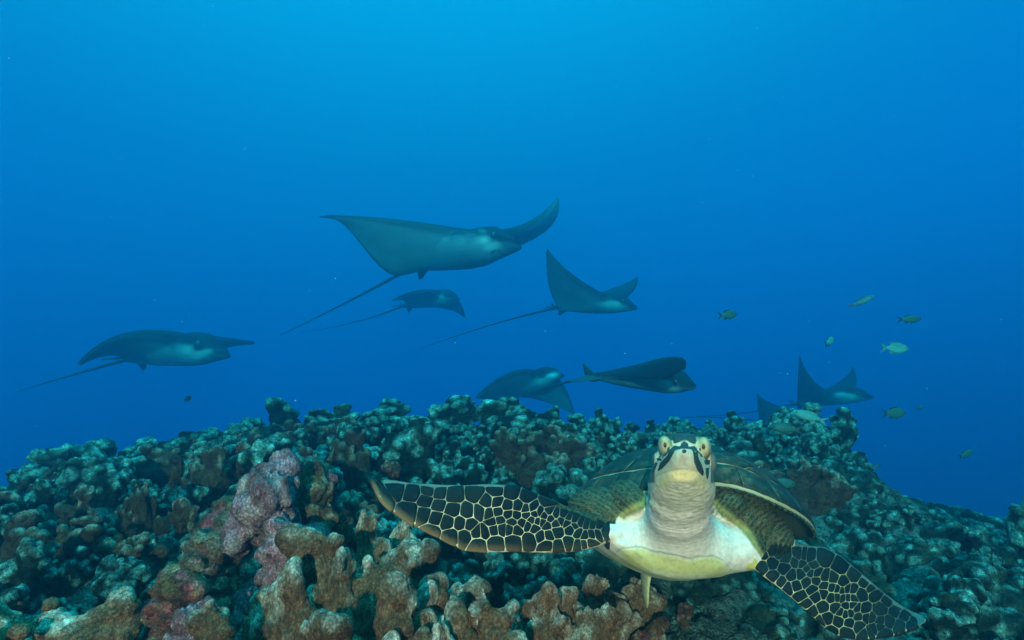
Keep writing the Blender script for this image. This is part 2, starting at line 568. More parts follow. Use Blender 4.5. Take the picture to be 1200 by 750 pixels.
PROTO = {
    'knob': [knobby(100 + i, M['knob']) for i in range(8)],
    'blade': [blade(200 + i, M['blade']) for i in range(5)],
    'brown': [lobed(300 + i, M['brown']) for i in range(6)],
    'stub': [lobed(340 + i, M['blade']) for i in range(3)],
    'wide': [blade(250 + i, M['brown']) for i in range(3)],
    'mound': [mound(400 + i, M['mound']) for i in range(5)],
    'pink': [rock(500 + i, M['pink']) for i in range(3)],
    'red': [rock(520 + i, M['red']) for i in range(4)],
}
HGT = {k: [max(v.co.z for v in m.vertices) for m in ms] for k, ms in PROTO.items()}
CNAME = {'knob': 'knobby_coral', 'blade': 'blade_coral', 'brown': 'lobed_coral', 'wide': 'fan_coral', 'stub': 'stubby_coral', 'mound': 'mound_coral', 'pink': 'encrusted_rock', 'red': 'crusted_rock'}
CCAT = {'knob': 'coral', 'blade': 'coral', 'brown': 'coral', 'wide': 'coral', 'stub': 'coral', 'mound': 'coral', 'pink': 'rock', 'red': 'rock'}
placed = []


def coral(kind, px, depth, top=None, height=None, label=None, group=None, rot=None, wide=1.0, var=None, sink=0.03, x=None, tilt=0.15):
    """stand a coral on the reef; top = photo row its tip reaches"""
    if x is None: x = (px - 600) / FPX * depth
    y = depth
    z0 = ground1(x, y) - sink
    i = random.randrange(len(PROTO[kind])) if var is None else var
    if top is not None:
        ztop = at(px, top, depth).z
        height = max(0.07, ztop - z0)
    s = height / HGT[kind][i]
    o = bpy.data.objects.new(CNAME[kind], PROTO[kind][i])
    o.location = (x, y, z0)
    if kind in ('brown', 'wide'): wide *= 1.0
    sw = min(s, 1.3) * wide
    o.scale = (sw * random.uniform(.92, 1.08), sw * random.uniform(.92, 1.08), s)
    facing = kind in ('blade', 'wide', 'brown')
    rz = rot if rot is not None else (random.uniform(-0.5, 0.5) + (math.pi if random.random() < .5 else 0) if facing else random.uniform(0, 6.28))
    o.rotation_euler = (random.uniform(-tilt, tilt), random.uniform(-tilt, tilt), rz)
    link(o); tag(o, label, CCAT[kind], group)
    placed.append((x, y, sw * 0.07))
    return o


# --- the crest against the blue water
L_CREST = ('dark teal knobby coral standing along the reef crest against the blue water', 'knobby corals along the crest')
crest = [(35, 545, 2.3), (78, 519, 2.35), (130, 507, 2.5), (178, 512, 2.5), (215, 504, 2.4), (255, 499, 2.5), (290, 489, 2.5),
         (372, 478, 2.4), (402, 487, 2.5), (432, 470, 2.5), (460, 466, 2.5), (490, 486, 2.4), (520, 474, 2.5), (545, 461, 2.45),
         (580, 468, 2.4), (606, 465, 2.4), (655, 475, 2.35), (680, 484, 2.5), (740, 494, 2.6), (775, 489, 2.7),
         (800, 487, 2.75), (830, 491, 2.7), (862, 481, 2.65), (888, 488, 2.6)]
for px, top, d in crest:
    spot = ('on the lowest stretch of the crest, below the arched wing ray' if px < 150 else 'on the rising crest below the tip of the arched ray' if px < 300
            else 'beside the tallest crest coral' if px < 410 else 'on the crest below the straight tailed ray' if px < 540
            else 'on the crest before the half hidden ray' if px < 670 else 'beside the lone round knob of the crest' if px < 760 else 'on the crest behind the turtle head')
    coral('knob', px, d, top, label='dark teal knobby coral ' + spot, group='knobby corals ' + spot, wide=random.uniform(1.15, 1.6))
coral('knob', 345, 2.5, 462, label='tallest knobby coral standing up from the crest', wide=1.15)
coral('knob', 707, 2.5, 477, label='lone round coral knob on the crest between two rays', wide=0.8, height=None)
L_TOWER = ('knobby coral of the tall outcrop behind the right side of the turtle shell', 'knobby corals of the tall outcrop')
for px, top, d in [(918, 476, 2.5), (943, 470, 2.4), (966, 474, 2.4), (958, 505, 2.25), (925, 510, 2.2), (978, 505, 2.35), (905, 525, 2.1), (940, 540, 2.05), (975, 545, 2.2), (890, 545, 2.0), (990, 570, 2.15)]:
    coral('knob', px, d, top, label=L_TOWER[0], group=L_TOWER[1])
L_SLOPE = ('low lumpy coral along the lower right ridge of the reef', 'lumpy corals along the lower ridge')
for px, top, d in [(1008, 566, 2.3), (1030, 574, 2.35), (1062, 580, 2.4), (1095, 588, 2.45), (1128, 597, 2.5), (1160, 605, 2.5), (1190, 619, 2.5)]:
    coral('mound', px, d, top, label=L_SLOPE[0], group=L_SLOPE[1], wide=1.1)
coral('knob', 1222, 1.9, 578, label='coral head rising alone beyond the low end of the ridge', wide=1.0)

# --- named corals of the foreground
coral('blade', 232, 1.75, 522, label='brown fan coral with a ragged top left of the pink rock', rot=0.3, var=0, wide=0.6)
coral('blade', 285, 1.8, 516, label='brown fan coral leaning over a dark hollow behind the pink rock', rot=-0.4, var=1, wide=0.6)
coral('blade', 182, 1.5, 562, label='broad upright brown blade coral beside a pale groove', rot=0.25, var=2, wide=0.45)
coral('stub', 230, 1.5, 575, label='stubby brown coral between the upright blade and the red crusted rock', rot=0.1, var=1, wide=0.8)
coral('stub', 60, 1.6, 575, label='stubby brown coral above the dark brown shelf', rot=0.4, var=2)
coral('stub', 126, 1.55, 572, label='stubby brown coral left of the broad upright blade', rot=-0.2, var=0, wide=0.9)
coral('blade', 392, 1.75, 500, label='two brown coral lobes rising behind the pink rock', rot=0.0, var=4, wide=0.6)
coral('pink', 322, 1.25, 524, label='tall pink encrusted rock with pale lilac lobes', rot=0.2, var=0, wide=0.95, tilt=0.05)
coral('pink', 345, 1.18, 590, label='lilac encrusted lump at the foot of the tall pink rock', rot=1.9, var=1, wide=1.0)
coral('red', 388, 1.33, 536, label='red crusted column with a cream hooked top', rot=0.6, var=1, wide=0.75, tilt=0.05)
coral('red', 452, 1.75, 535, label='dark red topped coral stump above the flipper tip', var=2, wide=0.8)
coral('red', 245, 1.25, 590, label='olive and red crusted rock left of the pink rock', var=0, wide=1.2)
coral('red', 225, 1.08, 660, label='low rust crusted rock with small orange patch', var=3, wide=1.3)
coral('pink', 262, 1.0, 690, label='small dusky pink lump in the lower left rubble', var=2, wide=1.0)
coral('wide', 450, 1.02, 612, label='broad tan coral under the tip of the left flipper', rot=0.15, var=0, tilt=0.06)
coral('brown', 388, 1.0, 640, label='rounded brown coral lobe beside the broad tan coral', rot=0.1, var=0, tilt=0.06)
coral('brown', 436, 1.12, 598, label='short brown coral knob touching the flipper tip', rot=0.4, var=1, wide=0.8)
coral('brown', 528, 0.95, 655, label='pale tan two fingered coral below the left flipper', rot=0.1, var=2, tilt=0.06)
coral('brown', 612, 0.90, 686, label='tan coral fingers with yellow knuckles below the left flipper', rot=0.2, var=3, tilt=0.06)
coral('wide', 650, 0.96, 678, label='tan forked coral fan right of the yellow knuckled fingers', rot=-0.1, var=1, tilt=0.06, wide=0.75)
coral('brown', 335, 0.92, 684, label='olive brown coral lobes with white tips at the reef foot', rot=0.0, var=4)
coral('brown', 400, 0.88, 716, label='small pale coral lobes beside the olive brown lobes', rot=0.6, var=5, wide=0.8)
coral('brown', 505, 0.86, 722, label='pale coral finger low between two tan corals', rot=-.3, var=0, wide=0.8)
coral('wide', 95, 1.02, 672, label='wide brown coral shelf with a white dotted rim', rot=0.1, var=2, wide=1.3)
coral('wide', 15, 1.0, 690, label='dark brown coral shelf left of the white dotted shelf', rot=-0.2, var=0, wide=1.1)
coral('brown', 700, 1.15, 668, label='dusky brown coral lobe behind the tan forked fan', rot=0.2, var=1)
coral('mound', 660, 1.3, 650, label='round knobby coral tuft below the middle of the left flipper', var=1, wide=0.7)
coral('red', 800, 1.22, 700, label='dark red crusted stump under the turtle belly', var=2, wide=0.8)
coral('red', 728, 1.12, 712, label='grey brown rubble lump below the turtle hind flipper', var=0, wide=0.9)

# --- the mass of corals between
NOUN = {'knob': ('knobby coral', 'knobby corals'), 'blade': ('brown blade coral', 'blade corals'), 'mound': ('low lumpy coral', 'lumpy corals')}


def where(px, y):
    """landmark a coral of the thicket stands by"""
    if px < 110: return 'at the low left end of the reef' if False else ('beside the dotted brown shelf' if y < 1.5 else 'beyond the dotted brown shelf')
    if px < 215: return 'in front of the broad upright blade' if y < 1.5 else 'between the broad upright blade and the crest'
    if px < 330: return 'among the rust crusted rubble' if y < 1.35 else 'behind the olive and red crusted rock'
    if px < 430: return 'at the foot of the pink rock' if y < 1.3 else 'between the pink rock and the crest'
    if px < 690:
        if y < 1.3: return 'under the left flipper'
        return 'just behind the left flipper' if y < 1.75 else ('below the crest behind the flipper tip' if px < 560 else 'below the crest behind the flipper root')
    if px < 930:
        if y < 1.8: return 'under the turtle body'
        return 'behind the turtle head' if px < 820 else 'behind the turtle shell'
    if y < 1.5: return 'under the right flipper' if px < 1080 else 'beyond the right flipper tip'
    if y < 2.0: return 'on the bare slope above the right flipper' if px < 1060 else 'on the bare slope past the right flipper'
    return 'at the foot of the tall outcrop' if px < 1060 else 'just under the lower ridge'


tries = 0; count = 0
while count < 262 and tries < 6000:
    tries += 1
    y = 1.0 + 1.5 * random.random() ** 0.8
    px = random.uniform(-60, 1260)
    x = (px - 600) / FPX * y
    big = random.uniform(0.75, 1.6)
    rad = 0.062 * big
    if any((x - a) ** 2 + (y - b) ** 2 < (0.72 * (rad + max(c, 0.04))) ** 2 for a, b, c in placed): continue
    under = 630 < px < 1100 and y < 1.65
    zone = 0 if px < 330 else (2 if px > 930 or (px > 690 and y < 1.8) else 1)
    u = random.random()
    if zone == 2: kind = 'mound' if u < 0.66 else 'knob'
    elif zone == 0: kind = 'blade' if u < 0.30 else ('knob' if u < 0.72 else 'mound')
    else: kind = 'knob' if u < 0.68 else ('blade' if u < 0.8 else 'mound')
    h = {'knob': 0.15, 'blade': 0.16, 'mound': 0.085}[kind] * big
    if under:
        kind = 'mound'; h = 0.07 * big
    if y < 1.25: h *= 0.75
    # nothing in the thicket overtops the crest line
    sil = np.interp(px, [0, 75, 200, 290, 345, 450, 600, 740, 870, 940, 985, 1010, 1100, 1200], [566, 528, 514, 498, 480, 478, 474, 498, 492, 482, 512, 574, 594, 626])
    ztop = at(px, sil + 8, y).z; z0_ = ground1(x, y) - 0.02
    if z0_ + h > ztop:
        h = ztop - z0_
        if h < 0.05: continue
    size = 'tall' if h > 0.15 else ('small' if h < 0.085 else 'squat' if kind == 'mound' else 'middling')
    spot = where(px, y); lab = (f'{size} {NOUN[kind][0]} {spot}', f'{NOUN[kind][1]} {spot}')
    coral(kind, 0, y, height=h, x=x, label=lab[0], group=lab[1], sink=0.02)
    count += 1

# ------------------------------------------------------------------ green turtle
exec_turtle = True
TM = {}
t = NT('turtle_skin', 0.6, 0.08)
v = t.coord()
cl = t.attr('col', 'Color'); sk = t.attr('skin')
ve = t.voro(150, v, 'DISTANCE_TO_EDGE')
line = t.math('MAXIMUM', t.math('MULTIPLY', t.ramp(ve, [(0.0, (1, 1, 1)), (0.10, (0, 0, 0))]), 0.55), t.attr('wrinkle'))
warp = t.noise(60, 3, 0.6, v)
scl = t.mix(line, (0.014, 0.020, 0.012), (0.12, 0.14, 0.065))
scl = t.mix(t.ramp(warp, [(0.4, (0, 0, 0)), (0.65, (1, 1, 1))]), scl, t.mix(line, (0.035, 0.030, 0.014), (0.16, 0.15, 0.07)))
cl2 = t.mix(sk, cl, scl)
mott = t.noise(140, 4, 0.65, v)
cl2 = t.mix(1.0, cl2, t.ramp(mott, [(0.3, (0.78, 0.78, 0.76)), (0.6, (1.08, 1.08, 1.08))]), 'MULTIPLY')
t.col(cl2)
t.bump(t.math('ADD', t.math('MULTIPLY', t.math('MINIMUM', ve, 0.1), 2.0), mott), 0.3, 0.0015)
TM['skin'] = t.m

t = NT('turtle_scale', 0.6, 0.05)
v = t.coord(); n1 = t.noise(55, 4, 0.6, v); br = t.attr('rim')
c = t.mix(n1, (0.001, 0.004, 0.006), (0.005, 0.012, 0.015))
c = t.mix(t.n('ShaderNodeObjectInfo').outputs['Random'], c, t.mix(n1, (0.003, 0.010, 0.012), (0.010, 0.018, 0.016)))
c = t.mix(t.ramp(t.noise(120, 6, 0.75, v), [(0.55, (0, 0, 0)), (0.7, (0.5, 0.5, 0.5))]), c, (0.025, 0.03, 0.022))
c = t.mix(br, c, (0.20, 0.13, 0.06)); t.col(c); t.bump(t.noise(140, 5, 0.7, v), 0.5, 0.0015)
TM['scale'] = t.m
TM['headscale'] = plain_mat('turtle_head_plate', (0.022, 0.040, 0.036), 0.6, 0.08, 0.45, 160)
t = NT('turtle_scute', 0.55, 0.10)
v = t.coord(); n1 = t.noise(18, 5, 0.65, v); n2 = t.noise(70, 5, 0.7, v)
c = t.ramp(n1, [(0.3, (0.004, 0.012, 0.011)), (0.55, (0.013, 0.026, 0.019)), (0.72, (0.06, 0.04, 0.018))])
c = t.mix(1.0, c, t.ramp(n2, [(0.3, (0.45, 0.45, 0.45)), (0.7, (1.7, 1.7, 1.7))]), 'MULTIPLY')
c = t.mix(t.ramp(t.noise(35, 7, 0.75, v), [(0.52, (0, 0, 0)), (0.66, (0.7, 0.7, 0.7))]), c, (0.085, 0.075, 0.035))
t.col(c); t.bump(n2, 0.4, 0.002)
TM['scute'] = t.m
TM['seam'] = plain_mat('turtle_seam', (0.24, 0.28, 0.17), 0.5, 0.3, 0.25, 50)
TM['under'] = plain_mat('shell_underside', (0.07, 0.075, 0.03), 0.6, 0.3, 0.3, 50)
TM['eye'] = plain_mat('turtle_eye', (0.035, 0.022, 0.012), 0.3, 0.4, 0.2, 50)

turtle = empty('sea_turtle', at(800, 680, 1.15))
tag(turtle, 'green sea turtle swimming head on with patterned flippers spread over the coral', 'turtle')
TB = np.array(turtle.location)


def tp(o):
    """parent to the turtle, keeping modelled world positions"""
    o.parent = turtle
    o.matrix_parent_inverse = Matrix.Translation(-Vector(turtle.location))
    return o


def sub_parent(o, p):
    o.parent = p
    return o


s = Soup()
HEAD, NECK, CHEST, SHL, SHR, FLL, FLR, PLAS, EYE, HIND = range(10)
# head: rings across an axis that points at the lens and upwards
tipp = at(801.5, 529, 0.800); nape = at(797, 584, 0.925)
fd = (tipp - nape).normalized(); rt = Vector((math.cos(-0.03), 0, math.sin(-0.03))); rt = (rt - fd * rt.dot(fd)).normalized(); upd = rt.cross(fd).normalized()
if upd.z < 0: upd = -upd
head_rings = []
for tt, hw, top, bot, sq in [(0.000, 0.005, 0.004, 0.006, 2.0), (0.004, 0.010, 0.008, 0.012, 2.2), (0.012, 0.0155, 0.012, 0.019, 2.3), (0.026, 0.021, 0.0175, 0.026, 2.4),
                             (0.042, 0.027, 0.024, 0.031, 2.4), (0.060, 0.034, 0.029, 0.035, 2.4), (0.082, 0.0395, 0.031, 0.040, 2.3),
                             (0.105, 0.0425, 0.031, 0.042, 2.2), (0.130, 0.043, 0.029, 0.043, 2.1), (0.150, 0.042, 0.025, 0.042, 2.0)]:
    c0 = tipp - fd * tt; ring = []
    for j in range(40):
        a = 2 * math.pi * j / 40; ca, sa = math.cos(a), math.sin(a)
        X = math.copysign(abs(ca) ** (2 / sq), ca) * hw; Z = math.copysign(abs(sa) ** (2 / sq), sa); Z = Z * (top if Z > 0 else bot)
        ring.append(c0 + rt * X + upd * Z)
    head_rings.append(np.array(ring))
s.loft(head_rings, HEAD)
R3 = np.array([[rt.x, fd.x, upd.x], [rt.y, fd.y, upd.y], [rt.z, fd.z, upd.z]])
eyeL = at(779, 523, 0.851); eyeR = at(825, 524, 0.851)
s.ball(eyeL, (0.0088, 0.014, 0.0135), EYE, rot=R3, sub=3); s.ball(eyeR, (0.0088, 0.014, 0.0135), EYE, rot=R3, sub=3)
s.ball(at(802, 527, 0.872), (0.034, 0.034, 0.0215), HEAD, sub=3)                # forehead
s.ball(at(774, 541, 0.872), (0.011, 0.02, 0.017), HEAD, sub=2); s.ball(at(829, 542, 0.872), (0.011, 0.02, 0.017), HEAD, sub=2)   # cheeks
s.ball(at(797, 572, 0.862), (0.031, 0.03, 0.026), HEAD, sub=3)               # throat
s.ball(at(795, 590, 0.885), (0.038, 0.035, 0.028), HEAD, sub=3)
s.ball(at(796, 607, 0.912), (0.043, 0.036, 0.030), NECK, sub=3)
s.capsule(at(794, 592, 0.925), at(797, 634, 0.985), 0.044, 0.056, NECK, n=10)
s.ball(at(798, 637, 1.005), (0.100, 0.070, 0.046), CHEST, rot=Matrix.Rotation(0.12, 3, 'Y'), sub=3)
s.ball(at(797, 646, 0.992), (0.085, 0.066, 0.036), CHEST, sub=3)
s.ball(at(768, 630, 0.99), (0.040, 0.05, 0.034), CHEST, sub=3); s.ball(at(828, 633, 0.99), (0.040, 0.05, 0.034), CHEST, sub=3)
s.ball(at(740, 624, 1.015), (0.048, 0.06, 0.037), CHEST, sub=3)
s.ball(at(858, 637, 1.015), (0.052, 0.06, 0.040), CHEST, sub=3)
# breast plate: flat shield whose front edge is what one sees
pl = []
axb = Vector((0, 0.97, -0.20)).normalized()
for i, (tt, w, h) in enumerate([(0.0, 0.06, 0.006), (0.010, 0.092, 0.016), (0.03, 0.115, 0.024), (0.08, 0.135, 0.030), (0.18, 0.155, 0.03), (0.30, 0.13, 0.026), (0.40, 0.07, 0.02), (0.43, 0.03, 0.01)]):
    c0 = at(800, 661, 0.945) + axb * tt; ring = []
    ro = -0.10
    for j in range(32):
        a = 2 * math.pi * j / 32
        X = math.cos(a) * w; Z = math.sin(a) * h - 0.010 * (1 - (X / 0.14) ** 2) * 0
        Z += 0.045 * (X / 0.14) ** 2
        ring.append(c0 + Vector((X * math.cos(ro) - Z * math.sin(ro) * 0, 0, X * math.sin(ro) + Z)))
    pl.append(np.array(ring))
s.loft(pl, PLAS)
# shoulders
s.ball(at(712, 598, 1.035), (0.062, 0.06, 0.034), SHL, rot=Matrix.Rotation(0.10, 3, 'Y'), sub=3)
s.ball(at(735, 585, 1.03), (0.035, 0.06, 0.028), SHL, sub=3)
s.ball(at(868, 602, 1.035), (0.052, 0.06, 0.036), SHR, rot=Matrix.Rotation(0.35, 3, 'Y'), sub=3)
s.ball(at(893, 624, 1.035), (0.045, 0.06, 0.036), SHR, rot=Matrix.Rotation(0.5, 3, 'Y'), sub=3)
s.ball(at(850, 588, 1.02), (0.028, 0.05, 0.028), SHR, sub=3)
# inner trunk that fills the shell
s.ball(at(803, 612, 1.24), (0.17, 0.20, 0.055), PLAS, rot=Matrix.Rotation(0.14, 3, 'Y'), sub=3)


def resample(pts, n):
    P = np.array(pts, dtype=float); d = np.r_[0, np.cumsum(np.sqrt((np.diff(P, axis=0) ** 2).sum(1)))]
    u = np.linspace(0, d[-1], n)
    return np.stack([np.interp(u, d, P[:, 0]), np.interp(u, d, P[:, 1])], 1)


def flipper(upper, lower, d0, d1, tilt, thick0, thick1, cid, n=60, bow=0.0):
    """blade between two outlines, depth d0 at the root to d1 at the tip, upper edge set back by tilt"""
    U = resample(upper, n); L = resample(lower, n); rings = []
    for i in range(n):
        f = i / (n - 1)
        d = d0 + (d1 - d0) * f + bow * math.sin(f * math.pi)
        e = math.sin(min(1, (1 - f) * 8 + 0.05) * math.pi / 2)
        a = at(U[i, 0], U[i, 1], d + tilt); b = at(L[i, 0], L[i, 1], d - tilt * 0.3)
        m = (a + b) / 2; h = (a - b) / 2
        nv = h.cross(Vector((1, 0, 0.0))).normalized()
        if nv.y > 0: nv = -nv
        th = (thick0 + (thick1 - thick0) * f) * e; ring = []
        for j in range(28):
            ph = 2 * math.pi * j / 28; ca = math.cos(ph); sa = math.sin(ph)
            lead = 1.0 + 0.35 * ca                          # thicker leading edge
            ring.append(m + h * ca + nv * (math.copysign(abs(sa) ** 0.8, sa) * th * lead))
        rings.append(np.array(ring))
    s.loft(rings, cid)


UL = [(735, 612), (715, 615), (699, 607), (675, 600), (654, 589.5), (627, 577.5), (606, 569), (570, 567), (540, 569), (483, 567), (453, 562), (445, 563), (440, 568)]
LL = [(735, 632), (715, 630), (702, 639), (681, 645), (648, 648.5), (606, 647), (570, 648), (543, 646), (519, 634), (480, 614), (462, 601), (447, 588), (440, 574)]
UR = [(880, 628), (905, 636), (930, 639), (948, 641), (966, 642), (985, 652), (1010, 673), (1035, 695), (1060, 714), (1078, 721), (1086, 726)]
LR = [(868, 655), (884, 665), (893, 673), (910, 686), (927, 700), (945, 716), (967, 737), (985, 747), (1012, 751), (1050, 744), (1085, 730)]
flipper(UL, LL, 0.975, 0.880, 0.035, 0.017, 0.0045, FLL, bow=-0.02)
flipper(UR, LR, 0.985, 0.960, 0.050, 0.017, 0.0045, FLR, bow=-0.02)
# hind flipper edge below the belly
hr = []
for i, (a, b, w) in enumerate([(757, 655, .010), (757, 668, .009), (756, 682, .0075), (756.5, 696, .006), (757.5, 706, .004), (758, 712, .0015)]):
    c0 = at(a, b, 1.10 + 0.01 * i); hr.append(np.array([c0 + Vector((math.cos(q / 12 * 6.283) * w * 0.62, math.sin(q / 12 * 6.283) * w * 4.0, 0)) for q in range(12)]))
s.loft(hr, HIND)

bme = s.fuse('body', 0.0018, 6, 0.5)
V = coords(bme); N = normals(bme)
ids = s.nearest_ids(V)
px, py, dd = proj(V)
# melt neck and chest into one another
Ed = np.empty(len(bme.edges) * 2, dtype=np.int64); bme.edges.foreach_get('vertices', Ed); Ed = Ed.reshape(-1, 2)
deg = np.bincount(Ed.ravel(), minlength=len(V)).astype(float)[:, None]
mk = ((((ids == NECK) | (ids == CHEST)) & (py > 592)) | ((ids == HEAD) & (py > 597))).astype(float)
for _ in range(8):                                            # soften the mask
    a_ = np.zeros(len(V)); np.add.at(a_, Ed[:, 0], mk[Ed[:, 1]]); np.add.at(a_, Ed[:, 1], mk[Ed[:, 0]]); mk = mk * 0.4 + 0.6 * a_ / deg[:, 0]
for _ in range(170):
    a_ = np.zeros_like(V)
    for k_ in range(3):
        a_[:, k_] = np.bincount(Ed[:, 0], V[Ed[:, 1], k_], len(V)) + np.bincount(Ed[:, 1], V[Ed[:, 0], k_], len(V))
    V = V + (a_ / deg - V) * (0.7 * mk)[:, None]
set_coords(bme, V); N = normals(bme)
# soft folds of the neck and the wrinkled shoulders
rr_ = np.hypot((px - 797) * 0.95, py - 566)
nz = fbm(V * 90, 3, 31)
fold = ((ids == NECK) | (ids == CHEST)) & (py > 596)
ph = rr_ * 1.35 + nz * 5.0 + 3.0 * fbm(V * 30, 2, 33)
disp = np.where(fold, 0.00035 * np.sin(ph) * np.clip((95 - rr_) / 40, 0, 1), 0)
sh = (ids == SHL) | (ids == SHR)
cx = np.where(px < 797, 660, 940)
wph = np.hypot(px - cx, (py - 640) * 1.2) * 0.95 + nz * 3.5
disp += np.where(sh, 0.0009 * np.sin(wph), 0)
thr = (ids == HEAD) & (py > 566)
disp += np.where(thr, 0.0009 * fbm(V * 240 * np.array([0.6, 1, 1.5]), 2, 8), 0)
V = V + N * disp[:, None]
set_coords(bme, V)
N = normals(bme)
white = np.array([0.61, 0.53, 0.44]); yel = np.array([0.42, 0.40, 0.15]); cream = np.array([0.50, 0.48, 0.29])
pale = np.array([0.38, 0.37, 0.25]); grey = np.array([0.47, 0.44, 0.32]); darkp = np.array([0.02, 0.045, 0.05])
col = np.tile(cream, (len(V), 1)); skin = np.zeros(len(V))


def sstep(a, b, x):
    t_ = np.clip((x - a) / (b - a), 0, 1); return t_ * t_ * (3 - 2 * t_)


def lay(mask, c, w=1.0):
    global col
    w = (np.asarray(mask, dtype=float) * w)[:, None]; col = col * (1 - w) + np.asarray(c) * w


bodyw = (ids == CHEST) | (ids == NECK) | (ids == PLAS)
lay(bodyw, white)
# creases
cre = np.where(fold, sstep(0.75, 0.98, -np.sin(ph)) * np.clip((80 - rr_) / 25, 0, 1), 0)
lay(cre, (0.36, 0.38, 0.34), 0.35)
vn = sstep(0.5, 0.75, fbm(V * 150, 3, 44) + 0.5 * fbm(V * 60, 2, 45) + .25)
lay(bodyw & (py < 662), (0.45, 0.44, 0.36), 0.0)
# breast plate: yellow shields with thin dark sutures
topline = np.interp(px, [700, 716, 730, 745, 770, 800, 812, 824, 838, 850, 856, 875, 900], [646, 650, 642, 640.5, 646, 653, 655, 651.5, 651.5, 657, 668, 672, 672])
isp = (ids == PLAS) | (ids == CHEST) | (ids == NECK)
bel = sstep(-1.0, 2.0, py - topline) * isp
lay(bel, (0.54, 0.51, 0.31)); 
core = sstep(1.5, 6, py - topline) * sstep(0, 6, 12 + np.interp(px, [700, 740, 800, 860, 900], [650, 663, 672, 672, 664]) - 6 - py) * sstep(724, 738, px) * sstep(856, 844, px) * isp
lay(core, yel, 0.9)
sut = isp * np.exp(-((py - topline) / 1.0) ** 2) * (px > 722) * (px < 858)
lay(sut, (0.16, 0.18, 0.15), 0.7)
sut2 = isp * np.exp(-((px - 812 - 0.2 * (py - 655)) / 0.9) ** 2) * (py > topline)
lay(sut2, (0.2, 0.2, 0.15), 0.35)
# shoulders: dark small scales, yellow where they meet the white skin
skin = np.where(sh, 1.0, 0)
bl = np.interp(px, [690, 700, 712, 722, 735, 750, 760, 835, 845, 860, 875, 888, 897, 905], [655, 640, 628, 616, 604, 598, 590, 590, 602, 614, 626, 642, 660, 680])
inner = (ids == SHL) | (ids == SHR) | (ids == CHEST) | (ids == NECK)
side = sstep(30, 42, np.abs(px - 794))
wm = sstep(-3, 4, py - bl + 2.5 * nz)
up_ = inner * (1 - wm) * side
skin = np.maximum(skin * 0, up_)
lay(inner * wm, white, 1.0 * (ids != CHEST) * (ids != NECK))
edge = np.exp(-((py - bl + 5 + 2 * nz) / 5.0) ** 2) * inner * side
skin = skin * (1 - 0.6 * edge)
lay(inner * (1 - wm) * side, (0.36, 0.34, 0.10))
# flippers
fl = (ids == FLL) | (ids == FLR)
lay(fl, cream)
lay(fl & (N @ np.array(FWD) > 0.15), (0.05, 0.07, 0.06))
lay((ids == FLR), (0.34, 0.35, 0.17), 0.8 * sstep(905, 960, px) + 0.2)
lay(fl, (0.26, 0.25, 0.13), 0.7 * sstep(0.0, 0.4, fbm(V * 55, 3, 91)))
lay(fl, (0.05, 0.075, 0.07), 0.9 * sstep(0.35, 0.7, N @ np.array(UPV)))
# head
hd = (ids == HEAD)
lay(hd, pale)
lay(hd, grey, sstep(563, 572, py) * 0.8)
lay(hd, white, sstep(592, 602, py) * 0.8)
lay(hd & (py > 562), (0.22, 0.22, 0.17), 0.55 * sstep(0.05, 0.5, fbm(V * 170 * np.array([0.6, 1, 1.6]), 3, 81)))
beak = np.exp(-(((px - 799) / 19) ** 4 + ((py - 557) / 7.5) ** 4)); lay(hd, (0.78, 0.66, 0.32), beak * 0.95)
jaw = hd * np.exp(-(np.abs(py - (549.5 + 0.0085 * (px - 800) ** 2)) / 0.9) ** 2) * (np.abs(px - 800) < 32); lay(jaw, (0.20, 0.22, 0.17), 0.8)
jaw2 = hd * np.exp(-(np.abs(py - (566 - 0.004 * (px - 800) ** 2)) / 0.8) ** 2) * (np.abs(px - 800) < 18); lay(jaw2, (0.3, 0.32, 0.24), 0.6)
lay(hd, (0.50, 0.45, 0.12), 0.45 * np.exp(-(((px - 777) / 7) ** 2 + ((py - 566) / 8) ** 2)))
lay(hd, (0.50, 0.45, 0.12), 0.35 * np.exp(-(((px - 822) / 7) ** 2 + ((py - 566) / 8) ** 2)))
lay(hd, (0.24, 0.17, 0.13), 0.75 * np.exp(-(((px - 800.5) / 5) ** 2 + ((py - 536) / 5.5) ** 2)))
lay(hd, (0.50, 0.52, 0.40), 0.0)
topd = hd * sstep(0.25, 0.5, N @ np.array(upd)); lay(topd, darkp)
lay(hd, darkp, (np.abs(px - 800) > 33) * (py < 566) * 0.8)
ey = (ids == EYE)
lay(ey, (0.33, 0.31, 0.16))
lay(ey, (0.10, 0.14, 0.11), 0.85 * sstep(0.30, 0.75, N @ np.array(upd)))
lay(ey, (0.14, 0.18, 0.14), 0.85 * sstep(0.35, 0.8, np.where(px < 800, -1, 1) * (N @ np.array(rt))))
lay(ey, (0.08, 0.09, 0.06), 0.8 * sstep(529, 534, py))
lay(ey, (0.10, 0.07, 0.04), 0.85 * np.maximum(np.exp(-(((px - 778.5) / 1.6) ** 2 + ((py - 520.5) / 2.6) ** 2)), np.exp(-(((px - 825) / 1.6) ** 2 + ((py - 523) / 2.8) ** 2))))
lay(ey, (0.22, 0.22, 0.11), 0.6 * sstep(0.0, 0.35, fbm(V * 260, 2, 71)))
lay((ids == FLL) & (px > 711) & ((py > 613) | (px > 721)), white)
lay((ids == FLR) & (px < 889), (0.46, 0.42, 0.10))
lay(ids == HIND, (0.62, 0.58, 0.30))
skin = np.where(hd | ey | fl, 0, skin)
skin = np.where((ids == FLL) & (px > 648) & (px < 712) & (py < 595 + (px - 654) * 0.48), 1.0, skin)
skin = np.where((ids == FLL) & (px > 704) & (px < 722) & (py < 614), 1.0, skin)
skin = np.where((ids == FLR) & (px < 912) & (py < 644), 1.0, skin)
